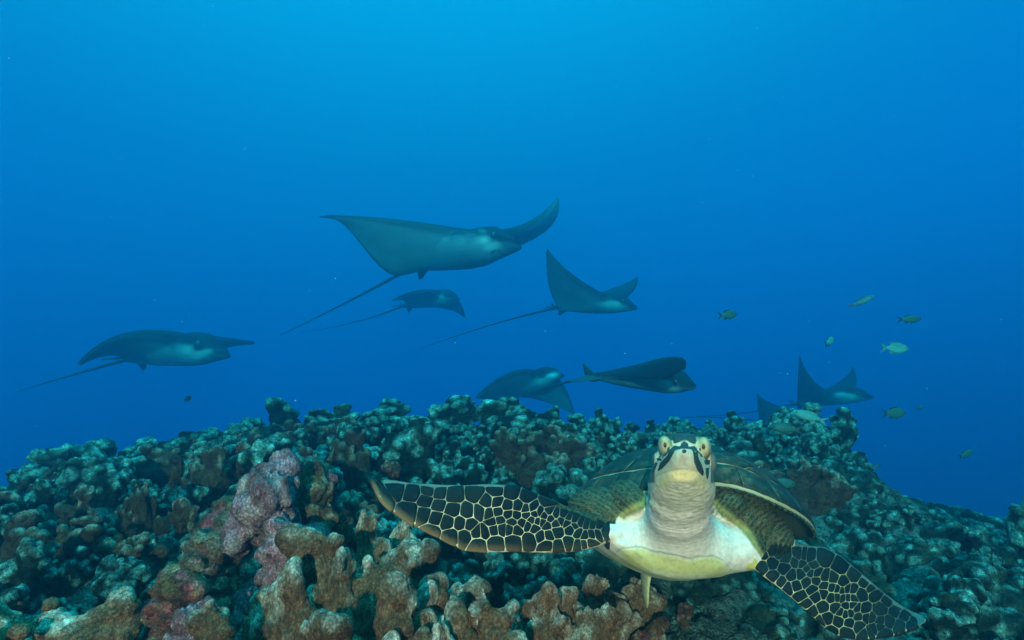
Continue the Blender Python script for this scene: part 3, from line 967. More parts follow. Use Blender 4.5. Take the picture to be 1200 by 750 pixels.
add_color(bme, 'col', np.clip(col, 0, 1)); add_float(bme, 'skin', skin); add_float(bme, 'wrinkle', np.where(sh, 0.75 * sstep(0.35, 0.95, np.sin(wph)) * (0.5 + 0.5 * fbm(V * 80, 2, 12)), 0))
bme.materials.append(TM['skin'])
body = tp(link(bpy.data.objects.new('body', bme)))
bvh = BVHTree.FromPolygons([tuple(v) for v in V], [tuple(p.vertices) for p in bme.polygons])


def plate(poly, mat, parent, name='scale', lift=0.0011, inset=0.8, rings=4, per=3, rim=None, maxd=1.3, dome=0.0006, rimcol=None):
    """raised scale: photo-plane outline laid onto the skin, with its own thickness and bevel"""
    P = np.array(poly, dtype=float); c = P.mean(0)
    # inset every edge by a constant through moving vertices towards the centre
    r = np.sqrt(((P - c) ** 2).sum(1)); P = c + (P - c) * np.clip(1 - inset / np.maximum(r, 1e-6), 0.25, 1)[:, None]
    B = []
    m = len(P)
    for i in range(m):
        a, b = P[i], P[(i + 1) % m]; pv, nx = P[i - 1], P[(i + 2) % m]
        for k in range(per):
            u = k / per
            # gently rounded corners
            q = a + (b - a) * u
            if k == 0: q = a * 0.90 + (pv + b) * 0.05
            B.append(q)
    B = np.array(B); verts = []; faces = []; attr = []
    def hit(q, off):
        d = at(q[0], q[1], 1.0).normalized()
        loc, nrm, _, _ = bvh.ray_cast(Vector((0, 0, 0)), d, maxd)
        if loc is None: return None
        return loc, nrm
    cen = hit(c, 0)
    if cen is None: return None
    lev = [(k + 1) / rings for k in range(rings)]
    base, bn = cen
    verts.append(base + bn * (lift + dome)); attr.append(0)
    last_n = bn
    for li, f in enumerate(lev):
        for q in B:
            h = hit(c + (q - c) * f, 0)
            if h is None or abs((h[0] - base).length) > 0.09:
                d = at(*(c + (q - c) * f), 1.0); dn = d.normalized()
                den = dn.dot(bn); k_ = base.dot(bn) / den if abs(den) > 1e-3 else base.length
                h = (dn * k_, bn) if abs(k_ - base.length) < 0.06 else (dn * base.length, bn)
            verts.append(h[0] + h[1] * (lift + dome * (1 - f * f)) if li < rings - 1 else h[0] + h[1] * lift * 0.75)
            attr.append(rim(c + (q - c) * f) if rim else 0)
    for q in range(len(B)):                                   # skirt into the skin
        vv = verts[1 + (rings - 1) * len(B) + q]; verts.append(vv - bn * 0.004); attr.append(attr[1 + (rings - 1) * len(B) + q])
    k = len(B)
    for j in range(k):
        faces.append((0, 1 + j, 1 + (j + 1) % k))
    for li in range(rings):
        for j in range(k):
            a = 1 + li * k + j; b = 1 + li * k + (j + 1) % k
            faces.append((a, a + k, b + k, b))
    me = bpy.data.meshes.new(name); me.from_pydata([tuple(x) for x in verts], [], faces); me.update(); smooth(me)
    add_float(me, 'rim', attr); me.materials.append(mat)
    o = bpy.data.objects.new(name, me); C.objects.link(o); o.parent = parent
    return o


def clip_half(poly, p, n):
    """keep the side of the line through p with normal n where (x-p).n <= 0"""
    out = []
    m = len(poly)
    for i in range(m):
        a, b = poly[i], poly[(i + 1) % m]
        da = (a[0] - p[0]) * n[0] + (a[1] - p[1]) * n[1]; db = (b[0] - p[0]) * n[0] + (b[1] - p[1]) * n[1]
        if da <= 0: out.append(a)
        if (da < 0 < db) or (db < 0 < da):
            u = da / (da - db); out.append((a[0] + (b[0] - a[0]) * u, a[1] + (b[1] - a[1]) * u))
    return out


def clip_poly(subject, outline):
    """the part of a convex cell inside an outline that is cut edge by edge near the cell"""
    n = len(outline); c = np.mean(subject, axis=0)
    area = sum(outline[i][0] * outline[(i + 1) % n][1] - outline[(i + 1) % n][0] * outline[i][1] for i in range(n))
    for i in range(n):
        a, b = outline[i], outline[(i + 1) % n]
        ex, ey_ = b[0] - a[0], b[1] - a[1]; L = math.hypot(ex, ey_)
        if L < 1e-6: continue
        nn = (ey_ / L, -ex / L) if area > 0 else (-ey_ / L, ex / L)
        # only edges the cell comes near
        u = ((c[0] - a[0]) * ex + (c[1] - a[1]) * ey_) / L / L
        if -0.9 < u < 1.9:
            subject = clip_half(subject, a, nn)
            if len(subject) < 3: return []
    return subject


def voronoi(seeds, outline, aniso=None):
    cells = []
    S_ = np.array(seeds)
    for i, p in enumerate(S_):
        poly = [(p[0] - 45, p[1] - 45), (p[0] + 45, p[1] - 45), (p[0] + 45, p[1] + 45), (p[0] - 45, p[1] + 45)]
        order = np.argsort(((S_ - p) ** 2).sum(1))[1:28]
        for j in order:
            q = S_[j]; mid = (p + q) / 2; d = q - p
            poly = clip_half(poly, mid, d)
            if len(poly) < 3: break
        if len(poly) >= 3:
            poly = clip_poly(poly, outline)
        cells.append(poly)
    return cells


# scales of the left flipper (seed points in a 3.33x enlargement that starts at 420,480)
z1 = [(95, 345), (148, 308), (210, 325), (275, 318), (314, 326), (372, 335), (458, 328), (535, 318), (598, 325), (658, 342), (738, 362),
      (265, 356), (310, 373), (368, 392), (425, 400), (474, 402), (502, 358), (540, 362), (582, 378), (625, 380),
      (200, 398), (257, 408), (300, 422), (348, 438), (398, 444), (436, 450), (510, 408), (545, 400), (552, 432), (585, 408), (618, 412),
      (652, 390), (683, 385), (706, 400), (655, 412), (640, 442), (600, 440), (462, 478), (492, 476), (522, 440), (528, 466), (560, 462), (590, 464), (618, 468),
      (285, 478), (362, 494), (415, 494), (466, 528), (535, 520), (607, 512), (668, 506), (712, 492), (735, 532), (782, 535), (735, 452), (752, 425),
      (775, 475), (792, 432), (830, 465), (860, 480), (885, 490), (910, 485), (935, 480), (958, 472), (700, 438), (690, 462), (742, 488), (822, 522), (857, 530),
      (882, 526), (905, 522), (690, 405), (745, 398), (726, 414), (770, 410), (800, 412), (820, 425), (845, 430), (866, 442), (890, 448), (914, 452), (940, 456),
      (675, 432), (662, 450), (718, 440), (770, 445), (815, 440), (845, 455)]
z1 = [(420 + a / 3.3333, 480 + b / 3.3333) for a, b in z1]
outL = UL[1:] + LL[1:][::-1]
for i, cell in enumerate(voronoi(z1, outL)):
    if len(cell) < 3: continue
    A = 0.5 * abs(sum(cell[k][0] * cell[(k + 1) % len(cell)][1] - cell[(k + 1) % len(cell)][0] * cell[k][1] for k in range(len(cell))))
    if A < 8: continue
    low = np.array(LL)

    def rimf(q):
        ly = np.interp(-q[0], -low[:, 0], low[:, 1]); return float(np.clip(1 - (ly - q[1]) / 11.0, 0, 1) * 0.8 * np.clip((640 - q[0]) / 60, 0.25, 1))
    plate(cell, TM['scale'], body, inset=random.uniform(0.32, 0.62), rim=rimf, lift=0.0007, dome=0.0007)
# scales of the right flipper (6.25x enlargement that starts at 880,630)
z2 = [(90, 120), (155, 185), (245, 225), (300, 275), (80, 210), (365, 270), (405, 325), (330, 355), (270, 372), (215, 328), (165, 290), (375, 185), (328, 175),
      (415, 230), (530, 155), (655, 215), (755, 275), (838, 325), (915, 410), (800, 415), (478, 262), (480, 315), (540, 292), (535, 350), (450, 380), (530, 410),
      (600, 300), (595, 365), (635, 378), (672, 330), (665, 388), (705, 380), (745, 385), (590, 440), (632, 435), (672, 440), (710, 440), (745, 440), (360, 430), (400, 490),
      (480, 425), (530, 505), (560, 590), (620, 512), (640, 610), (660, 545), (690, 555), (700, 500), (740, 500), (730, 550), (770, 525), (785, 575), (832, 532), (845, 580),
      (885, 585), (945, 610), (960, 520), (720, 625), (790, 645), (840, 700), (905, 665), (970, 700), (700, 690), (440, 545), (440, 255), (450, 205), (350, 140),
      (385, 145), (425, 150), (255, 150), (205, 120), (150, 100), (590, 690), (500, 620)]
z2 = [(880 + a / 6.25, 630 + b / 6.25) for a, b in z2] + [(1022, 688), (1052, 709), (1066, 717), (1078, 724), (1040, 705), (1030, 716), (1048, 716), (1060, 722), (1072, 725), (1042, 728), (1055, 733), (1030, 735), (1018, 741), (1068, 733)]
outR = UR[1:] + LR[1:][::-1]
for i, cell in enumerate(voronoi(z2, outR)):
    if len(cell) < 3: continue
    A = 0.5 * abs(sum(cell[k][0] * cell[(k + 1) % len(cell)][1] - cell[(k + 1) % len(cell)][0] * cell[k][1] for k in range(len(cell))))
    if A < 8: continue
    plate(cell, TM['scale'], body, inset=random.uniform(0.32, 0.6), lift=0.0007, dome=0.0003)
# dark plates of the head
for pg in [[(790, 521.5), (794.5, 522), (790, 531), (785.5, 540), (776, 549.5), (770.5, 553), (773, 543), (783, 532.5), (787, 525)],
           [(768, 541), (771.5, 541.5), (769.5, 548), (766.5, 554.5), (764.5, 554), (766, 547)],
           [(809, 522.5), (813.5, 522), (817, 525.5), (818, 535), (822, 544), (825, 553), (824, 559), (818, 553), (813, 543), (812, 531)],
           [(826, 547.5), (831, 547.5), (831, 556), (829, 563), (827.5, 560)],
           [(797, 520), (802, 516.5), (807.5, 520), (807, 524), (802, 526), (797.5, 523.5)],
           [(798, 528), (802, 525.5), (805.5, 528), (804, 531.5), (799.5, 531.5)],
           [(788, 511), (801.5, 510.5), (801.5, 514.5), (796, 519), (789, 520.5)],
           [(803, 510.5), (816, 511), (816, 521), (810, 520), (803.5, 515)],
           [(781, 525), (785, 522), (785, 528), (782, 530.5)], [(779, 531), (783, 530.5), (781, 534), (778, 535)],
           [(819, 524), (822, 524.5), (821.5, 530), (819, 529)], [(819.5, 531), (822.5, 531.5), (824, 536), (821, 536)],
           [(770, 536), (777, 538), (775, 540.5), (769, 539)], [(824, 539), (833, 538), (832, 545), (826, 545)]]:
    plate(pg, TM['headscale'], body, inset=0.75, lift=0.0006, dome=0.0002, per=2)

# --- eyes: glossy dark slits in the pale lids
for ex, ey2 in ((779.5, 521.5), (824.5, 523.5)):
    d_ = at(ex, ey2, 1.0).normalized(); loc, nn_, _, _ = bvh.ray_cast(Vector((0, 0, 0)), d_, 1.3)
    Ve, Fe = ico(2)
    o = mesh_obj('eye', Ve * np.array((0.0019, 0.0016, 0.0034)) + np.array(loc), [tuple(f) for f in Fe], TM['eye']); o.parent = body

# --- shell
SH_A, SH_B, SH_H = 0.235, 0.200, 0.083
Msh = Matrix.Translation(at(803, 585, 1.185)) @ Matrix.Rotation(math.radians(7.5), 4, 'Y') @ Matrix.Rotation(math.radians(-13), 4, 'X')


def dome(X, Y, off=0.0):
    """disc coordinates to a point on the shell (front is -Y)"""
    rho = math.hypot(X, Y)
    k = 1.0 - 0.10 * max(0, Y) * abs(X) * 1.2
    z = SH_H * max(0.0, 1 - rho ** 2.3) ** 0.78 - 0.040 * X * X * rho
    if Y < 0: z += 0.012 * math.exp(-(X / 0.3) ** 2) * (-Y)
    nrm = Vector((X * 0.75, Y * 0.62, max(0.12, 1.05 - rho))).normalized()
    fy = SH_A * Y * (1 - (0.10 * math.exp(-(X / 0.25) ** 2) if Y < -0.7 else 0) * min(1, (-Y - 0.7) / 0.3 if Y < -0.7 else 0))
    p = Vector((SH_B * X * k, fy, z)) + nrm * off
    return Msh @ p


rings = 26; seg = 96; verts = [dome(0, 0)]; faces = []
for i in range(1, rings + 1):
    f = (i / rings) ** 0.8
    for j in range(seg):
        a = 2 * math.pi * j / seg; verts.append(dome(math.cos(a) * f, math.sin(a) * f))
base_n = len(verts)
for j in range(seg):
    a = 2 * math.pi * j / seg; p = Msh.inverted() @ dome(math.cos(a), math.sin(a)); verts.append(Msh @ (Vector((p.x * 0.992, p.y * 0.992, p.z - 0.0025))))
for j in range(seg):
    a = 2 * math.pi * j / seg; p = Msh.inverted() @ dome(math.cos(a), math.sin(a)); verts.append(Msh @ (Vector((p.x * 0.8, p.y * 0.8, p.z * 0.5 - 0.004))))
verts.append(Msh @ Vector((0, 0, -0.02)))
for j in range(seg): faces.append((0, 1 + j, 1 + (j + 1) % seg))
for i in range(rings + 1):
    o0 = 1 + i * seg
    for j in range(seg):
        faces.append((o0 + j, o0 + seg + j, o0 + seg + (j + 1) % seg, o0 + (j + 1) % seg))
o0 = 1 + (rings + 1) * seg
for j in range(seg): faces.append((o0 + j, len(verts) - 1, o0 + (j + 1) % seg))
shell = tp(mesh_obj('carapace', verts, faces, TM['seam']))
shell.data.materials.append(TM['under'])
for pi in range(len(shell.data.polygons)):
    if pi >= seg + seg * rings: shell.data.polygons[pi].material_index = 1


def scute(poly, name='scute', gap=0.007, per=7, nr=7, off=0.0022):
    P = np.array(poly); c = P.mean(0); B = []
    for i in range(len(P)):
        a, b = P[i], P[(i + 1) % len(P)]
        for k in range(per): B.append(a + (b - a) * k / per)
    B = np.array(B); r = np.sqrt(((B - c) ** 2).sum(1)); B = c + (B - c) * (1 - gap / np.maximum(r, 0.03))[:, None]
    vs = [dome(c[0], c[1], off * 1.5)]; fs = []; k = len(B)
    for li in range(1, nr + 1):
        f = li / nr
        for q in B:
            w = c + (q - c) * f; vs.append(dome(w[0], w[1], off * (1.5 - 0.5 * f) if li < nr else off * 0.6))
    for q in B: vs.append(dome(q[0], q[1], -0.003))
    for j in range(k): fs.append((0, 1 + j, 1 + (j + 1) % k))
    for li in range(nr):
        for j in range(k):
            a = 1 + li * k + j; b = 1 + li * k + (j + 1) % k; fs.append((a, a + k, b + k, b))
    o = mesh_obj(name, vs, fs, TM['scute']); o.parent = shell
    return o


yb = [-0.80, -0.46, -0.08, 0.28, 0.58, 0.82]; ym = [(a + b) / 2 for a, b in zip(yb[:-1], yb[1:])]
for i in range(5):
    front = [(-0.17, yb[i]), (0.17, yb[i])] if i else [(0.842 * math.cos(math.radians(a)), 0.842 * math.sin(math.radians(a))) for a in (-102, -96, -90, -84, -78)]
    scute(front + [(0.34, ym[i]), (0.17, yb[i + 1]), (-0.17, yb[i + 1]), (-0.34, ym[i])])
E = lambda deg, r=0.842: (r * math.cos(math.radians(deg)), r * math.sin(math.radians(deg)))
for sx in (1, -1):
    arc = lambda a, b: [E(a + (b - a) * k / 6) for k in range(7)]
    cs = [arc(-78, -38) + [(0.34, ym[1]), (0.17, yb[1]), (0.34, ym[0])],
          [(0.34, ym[1])] + arc(-38, -2) + [(0.34, ym[2]), (0.17, yb[2])],
          [(0.34, ym[2])] + arc(-2, 34) + [(0.34, ym[3]), (0.17, yb[3])],
          [(0.34, ym[3])] + arc(34, 70) + [(0.17, yb[5]), (0.34, ym[4]), (0.17, yb[4])]]
    for cpoly in cs: scute([(sx * a, b) for a, b in cpoly], per=3)
for k in range(24):
    a0 = 360 * k / 24 - 90 - 7.5; a1 = a0 + 15
    scute([E(a0, 0.846), E((a0 + a1) / 2, 0.853), E(a1, 0.846), E(a1, 0.998), E((a0 + a1) / 2, 1.0), E(a0, 0.998)], gap=0.0032, per=4, nr=4)

# beads along the front rim
Vb, Fb = ico(1)
for k in range(44):
    a = math.radians(-158 + k * 136 / 43); p = Msh.inverted() @ dome(math.cos(a), math.sin(a))
    q = Msh @ Vector((p.x * 0.992, p.y * 0.992, p.z - 0.0045)); rz = Matrix.Rotation(a + math.pi / 2, 3, 'Z')
    W = (Vb * np.array((0.0052, 0.003, 0.0026))) @ np.array((Msh.to_3x3() @ rz)).T + np.array(q)
    o = mesh_obj('scale', W, [tuple(f) for f in Fb], TM['scute']); o.parent = shell

# ------------------------------------------------------------------ eagle rays
t = NT('ray_skin', 0.7, 0.08)
v = t.coord(); n1 = t.noise(9, 5, 0.6, v)
c = t.mix(1.0, t.attr('col', 'Color'), t.ramp(n1, [(0.3, (0.8, 0.8, 0.8)), (0.7, (1.12, 1.12, 1.12))]), 'MULTIPLY')
t.col(c); t.bump(t.noise(60, 3, 0.6, v), 0.15, 0.004)
M['ray'] = t.m
M['raydark'] = plain_mat('ray_tail_skin', (0.022, 0.026, 0.028), 0.6, 0.2, 0.25, 20)
M['rayeye'] = plain_mat('ray_eye', (0.01, 0.01, 0.01), 0.15, 0.5, 0.1, 20)


def quad3(p0, pm, p1, f):
    """curve through p0, pm (half way) and p1"""
    c = pm * 2 - (p0 + p1) * 0.5
    return p0 * (1 - f) ** 2 + c * 2 * f * (1 - f) + p1 * f * f


def lagr(pts, f):
    n = len(pts); out = Vector((0, 0, 0))
    for i, p in enumerate(pts):
        w = 1.0
        for j in range(n):
            if j != i: w *= (f - j / (n - 1)) / ((i - j) / (n - 1))
        out = out + p * w
    return out


RAY_FAR = 1.2


def far(px, py, d):
    return at(px, py, d * RAY_FAR)


def eagle_ray(label, snout, base, wings, tail, up=(0, 0, 1), voxel=0.009, fins=True, girth=1.0, lead=0.05, face=(), fin_size=1.0):
    """snout, base, tail: (px, py, depth); wings: (leading mid, tip, trailing mid) for the two sides"""
    Nn, B = far(*snout), far(*base); ax = (B - Nn); L = ax.length; ad = ax.normalized()
    U = Vector(up); U = (U - ad * U.dot(ad)).normalized(); Rr = ad.cross(U).normalized()
    s = Soup(); cols = []
    TOP = np.array([0.010, 0.016, 0.022]); BOT = np.array([0.24, 0.27, 0.32]); EDGE = np.array([0.05, 0.06, 0.065])

    nrm = []

    def addl(rings, cr):
        s.loft(rings, 0); cols.append(np.concatenate(cr))
    # trunk with head and flat bill
    prof = [(0.0, 0.040, 0.012, -0.016), (0.015, 0.065, 0.022, -0.016), (0.05, 0.082, 0.036, -0.006), (0.10, 0.094, 0.064, 0.014), (0.16, 0.104, 0.084, 0.026),
            (0.25, 0.122, 0.092, 0.026), (0.38, 0.165, 0.082, 0.022), (0.52, 0.165, 0.072, 0.016), (0.68, 0.12, 0.055, 0.008), (0.83, 0.07, 0.038, 0.002), (0.95, 0.035, 0.022, 0), (1.02, 0.014, 0.012, 0)]
    rg = []; cr = []
    for f, w, h, z in prof:
        c0 = Nn + ax * f + U * z * L; ring = []; cc = []
        for j in range(24):
            a = 2 * math.pi * j / 24; ring.append(c0 + Rr * math.cos(a) * w * L * girth + U * math.sin(a) * h * L * girth)
            sa = math.sin(a)
            k = min(1, max(0, (sa + 0.25) / 0.35))
            kk = BOT * 0.9 * (1 - k) + TOP * k
            if f < 0.06: kk = kk * 0.35 + TOP * 0.65 if sa > -0.7 else BOT * 0.6
            cc.append(kk)
        rg.append(np.array(ring)); cr.append(np.array(cc)); nrm.append(np.array([Rr * math.cos(2 * math.pi * j / 24) + U * math.sin(2 * math.pi * j / 24) for j in range(24)]))
    addl(rg, cr)
    rootf = Nn + ax * 0.24 + U * lead * L; rootb = Nn + ax * 0.93
    for wi, (lm, tip, tm, *more) in enumerate(wings):
        Tp = far(*tip); Lm = far(*lm); rg = []; cr = []; n = 56
        Te = Tp if len(more) == 0 else far(*more[0]); tpts = [rootb] + [far(*k) for k in (tm if isinstance(tm[0], tuple) else [tm])] + [Te]
        prev = None
        for i in range(n):
            f = i / (n - 1)
            le = quad3(rootf, Lm, Tp, f); te = lagr(tpts, f)
            if more and f > 0.8:
                k = 1 - math.sqrt(max(0, 1 - ((f - 0.8) / 0.2) ** 2)); mm_ = (le + te) / 2; le = le * (1 - 0.8 * k) + mm_ * 0.8 * k; te = te * (1 - 0.8 * k) + mm_ * 0.8 * k
            if f > 0.96: te = te * 0.7 + le * 0.3
            m = (le + te) / 2; h = (le - te) / 2
            f2 = min(1, f + 0.02); f1 = f2 - 0.04
            tg = (quad3(rootf, Lm, Tp, f2) + lagr(tpts, f2) - quad3(rootf, Lm, Tp, f1) - lagr(tpts, f1))
            nv = h.cross(tg).normalized()
            if prev is None:
                if nv.dot(U) < 0: nv = -nv
            elif nv.dot(prev) < 0: nv = -nv
            prev = nv
            th = (0.075 * (1 - f) ** 1.7 + 0.012) * L; ring = []; cc = []
            for j in range(72):
                ph = 2 * math.pi * j / 72; ca, sa = math.cos(ph), math.sin(ph)
                ring.append(m + h * ca + nv * sa * th * (1 + 0.35 * ca))
                k = min(1, max(0, (sa + 0.15) / 0.2))
                bt = BOT * (0.85 - 0.20 * f)
                e = max(0, ((ca if ca > 0 else -ca - 0.02) - (0.86 - 0.16 * f)) / 0.08); e = min(1, e) * 0.9
                if f > 0.86: e = max(e, (f - 0.86) / 0.14 * 0.8)
                cc.append((bt * (1 - e) + EDGE * e) * (1 - k) + TOP * k)
            rg.append(np.array(ring)); cr.append(np.array(cc)); hn = h.normalized(); nrm.append(np.array([hn * math.cos(2 * math.pi * j / 72) * 0.3 + nv * math.sin(2 * math.pi * j / 72) for j in range(72)]))
        addl(rg, cr)
    me = s.fuse('body', voxel, 9, 0.5)
    V = coords(me); RV = np.concatenate(s.V); RC = np.concatenate(cols)
    kd = KDTree(len(RV))
    for i, p in enumerate(RV): kd.insert(p, i)
    kd.balance(); col = np.empty((len(V), 3)); VN = normals(me); RN = np.concatenate(nrm)
    for i, p in enumerate(V):
        near = kd.find_n(p, 10); w = [(k, float(RN[k] @ VN[i]), dd_) for _, k, dd_ in near]
        good = [k for k, c_, dd_ in w if c_ > 0.15][:3] or [w[0][0]]
        col[i] = sum(RC[k] for k in good) / len(good)
    # face: dark band over the eyes, pale cheeks, mouth slit
    rel = V - np.array(Nn); fa = rel @ np.array(ad) / L; za = rel @ np.array(U) / L; xa = rel @ np.array(Rr) / L
    band = np.exp(-((fa - 0.10) / 0.045) ** 2) * (np.abs(xa) < 0.16) * np.clip((za + 0.005) / 0.02, 0, 1)
    col = col * (1 - 0.8 * band[:, None]) + np.array([0.012, 0.014, 0.016]) * 0.8 * band[:, None]
    ht = np.clip((0.23 - fa) / 0.07, 0, 1) * np.clip((za + 0.034) / 0.02, 0, 1) * (np.abs(xa) < 0.17)
    col = col * (1 - 0.88 * ht[:, None]) + TOP * 0.88 * ht[:, None]
    cheek = np.exp(-((fa - 0.175) / 0.045) ** 2 - ((za + 0.012) / 0.024) ** 2) * (np.abs(xa) < 0.18)
    col = col * (1 - 0.75 * cheek[:, None]) + np.array([0.62, 0.62, 0.58]) * 0.75 * cheek[:, None]
    mouth = np.exp(-((fa - 0.115) / 0.008) ** 2) * (np.abs(xa) < 0.05) * (za < -0.01)
    col = col * (1 - mouth[:, None]) + 0.02 * mouth[:, None]
    spir = np.exp(-((fa - 0.21) / 0.018) ** 2 - ((za - 0.045) / 0.018) ** 2) * (np.abs(xa) < 0.2)
    col = col * (1 - 0.85 * spir[:, None]) + 0.012 * 0.85 * spir[:, None]
    VN = normals(me); qx, qy, _ = proj(V); seen = np.clip(-(VN @ np.array(FWD)) * 3 + 0.3, 0, 1)
    for fx, fy, rx, ry, an, tone in face:                       # markings of the head
        dx, dy = qx - fx, qy - fy; u_ = dx * math.cos(an) + dy * math.sin(an); v_ = -dx * math.sin(an) + dy * math.cos(an)
        w = (np.exp(-((u_ / rx) ** 2 + (v_ / ry) ** 2) ** 2) * seen * (0.85 if tone < 0.2 else 0.8))[:, None]
        col = col * (1 - w) + np.array([tone * 0.95, tone, tone * 1.02]) * w
    add_color(me, 'col', np.clip(col, 0, 1)); me.materials.append(M['ray'])
    root = empty('eagle_ray', B); tag(root, label, 'ray', 'rays swimming in a loose school')
    inv = Matrix.Translation(-B)
    o = link(bpy.data.objects.new('body', me)); o.parent = root; o.matrix_parent_inverse = inv
    for sgn in (1, -1):
        e0 = Nn + ax * 0.115 + Rr * sgn * 0.085 * L * girth + U * 0.018 * L
        Vi, Fi = ico(2); eo = mesh_obj('eye', Vi * 0.022 * L + np.array(e0), [tuple(f) for f in Fi], M['rayeye'], root); eo.matrix_parent_inverse = inv
    # tail
    if tail:
        T = far(*tail[-1]); mid = far(*tail[0]) if len(tail) > 1 else (B + T) / 2; rg = []
        st = Nn + ax * 0.95
        for i in range(31):
            f = i / 30; p = quad3(st, mid, T, f); r = 0.013 * L * (1 - f) ** 1.3 * 0.9 + 0.0028
            rg.append(np.array([p + Rr * math.cos(q) * r + U * math.sin(q) * r for q in np.linspace(0, 6.283, 9)[:-1]]))
        q = Soup(); q.loft(rg); to = mesh_obj('tail', np.concatenate(q.V), q.F, M['raydark'], root); to.matrix_parent_inverse = inv
    if fins:
        for sgn in (1, -1):                                     # pelvic fins
            a = Nn + ax * 0.86 + Rr * sgn * 0.03 * L; q = Soup(); rg = []
            for i in range(6):
                f = i / 5; c0 = a + (Rr * sgn * 0.10 + ad * 0.13 - U * 0.035) * L * f * fin_size; hw = (0.065 * (1 - f) + 0.018) * L * fin_size
                rg.append(np.array([c0 + ad * math.cos(k) * hw + U * math.sin(k) * 0.008 * L for k in np.linspace(0, 6.283, 13)[:-1]]))
            q.loft(rg); po = mesh_obj('pelvic_fin', np.concatenate(q.V), q.F, M['raydark'], root); po.matrix_parent_inverse = inv
        a = Nn + ax * 0.97; q = Soup(); rg = []                    # little back fin on the tail root
        for i in range(5):
            f = i / 4; c0 = a + (U * 0.06 + ad * 0.055) * L * f * fin_size; hw = (0.035 * (1 - f) + 0.006) * L * fin_size
            rg.append(np.array([c0 + ad * math.cos(k) * hw + Rr * math.sin(k) * 0.006 * L for k in np.linspace(0, 6.283, 11)[:-1]]))
        q.loft(rg); po = mesh_obj('back_fin', np.concatenate(q.V), q.F, M['raydark'], root); po.matrix_parent_inverse = inv
    return root


eagle_ray('largest eagle ray with one long pale wing spread and its far wing raised', (606, 282, 3.65), (478, 314, 4.15),
          [((462, 257, 3.72), (371, 255, 3.65), [(447, 315, 4.0), (412, 274, 3.8)]), ((618, 262, 4.15), (654, 230, 4.6), (625, 280, 4.5))],
          [(405, 355, 4.5), (328, 393, 4.8)], up=(0.05, 0.32, 1), girth=1.2, lead=0.085,
          face=[(572, 266, 34, 7, 0.12, 0.012), (565, 271, 5, 3, 0.2, 0.13), (588, 279, 16, 4.5, 0.22, 0.012), (577, 290, 11, 5, -0.3, 0.55), (578, 295, 4, 1.6, -0.5, 0.012), (606, 282, 5, 5, 0, 0.012)])
eagle_ray('small distant eagle ray with its outer wing drooping, below the largest ray', (537, 348, 6.0), (470, 359, 6.5),
          [((490, 342, 5.8), (458, 353, 6.0), (472, 352, 6.3)), ((536, 350, 6.3), (546, 374, 6.5), (522, 362, 6.6))],
          [(410, 379, 7.0), (350, 389, 7.4)], up=(0, 0.3, 1))
eagle_ray('eagle ray with one sharp wing raised high and a straight trailing tail', (746, 358, 4.5), (648, 361, 4.9),
          [((676, 326, 4.4), (640, 290, 4.3), (642, 332, 4.7)), ((744, 338, 4.95), (746, 323, 5.2), (727, 335, 5.15))],
          [(575, 381, 5.2), (494, 408, 5.5)], up=(0.05, 0.3, 1),
          face=[(716, 344, 14, 3.5, 0.2, 0.012), (727, 351, 12, 3.5, 0.25, 0.012), (716, 357, 11, 4, 0, 0.42), (742, 359, 6, 3.5, 0, 0.012)])
eagle_ray('eagle ray with an arched wing swimming alone above the low end of the crest', (262, 411, 4.3), (146, 421, 4.9),
          [((150, 393, 4.2), (91, 429, 4.2), (128, 416, 4.7)), ((262, 399, 4.8), (300, 402, 5.3), (250, 407, 5.2))],
          [(80, 441, 5.2), (20, 459, 5.5)], up=(0, 0.3, 1),
          face=[(214, 397, 30, 6, 0.08, 0.012), (242, 403, 18, 5, 0.25, 0.012), (236, 415, 13, 5, -0.2, 0.55), (232, 409, 6, 2.2, 0.1, 0.012), (258, 411, 6, 3, 0, 0.05)])
eagle_ray('pale eagle ray half hidden behind the coral crest with one wing hanging down', (656, 438, 5.2), (585, 468, 5.9),
          [((598, 437, 5.1), (556, 467, 5.2), (585, 470, 5.6)), ((659, 449, 5.5), (674, 487, 5.7), (628, 468, 5.8))],
          None, up=(-0.2, 0.15, 1), fins=False,
          face=[(628, 434, 12, 4, 0.0, 0.012), (642, 444, 13, 4.5, -0.5, 0.55)])
eagle_ray('dark eagle ray seen from the side with its rounded wing end towards the viewer', (814, 451, 2.75), (690, 440, 3.05),
          [((786, 419, 2.53), (812, 421, 2.35), (738, 444, 2.72), (793, 447, 2.42)), ((772, 448, 3.1), (745, 450, 3.5), (722, 447, 3.3))],
          [(648, 452, 3.2), (612, 463, 3.3)], up=(0.0, 0.0, 1), girth=1.3, fin_size=1.7,
          face=[(772, 431, 5, 3.5, 0, 0.012), (800, 446, 15, 4.5, 0.15, 0.012), (779, 450, 11, 5, 0.2, 0.42)])
eagle_ray('eagle ray with both wings raised, gliding past the tall coral outcrop', (1022, 463, 4.9), (928, 474, 5.4),
          [((962, 455, 4.8), (936, 415, 4.7), (934, 452, 5.1)), ((1004, 444, 5.3), (997, 427, 5.5), (986, 446, 5.45))],
          [(872, 484, 5.6), (815, 488, 5.9)], up=(0.05, 0.3, 1),
          face=[(996, 456, 12, 3.5, 0.2, 0.012), (986, 464, 10, 4, 0, 0.45), (1018, 464, 5, 3, 0, 0.012)])
eagle_ray('eagle ray mostly hidden by the tall coral outcrop with one wing tip showing', (965, 492, 5.2), (885, 493, 5.7),
          [((903, 473, 5.1), (887, 459, 5.0), (888, 480, 5.4)), ((950, 490, 5.6), (950, 480, 6.0), (930, 487, 5.9))],
          [(830, 489, 6.0), (780, 490, 6.3)], up=(0, 0.1, 1), fins=False)

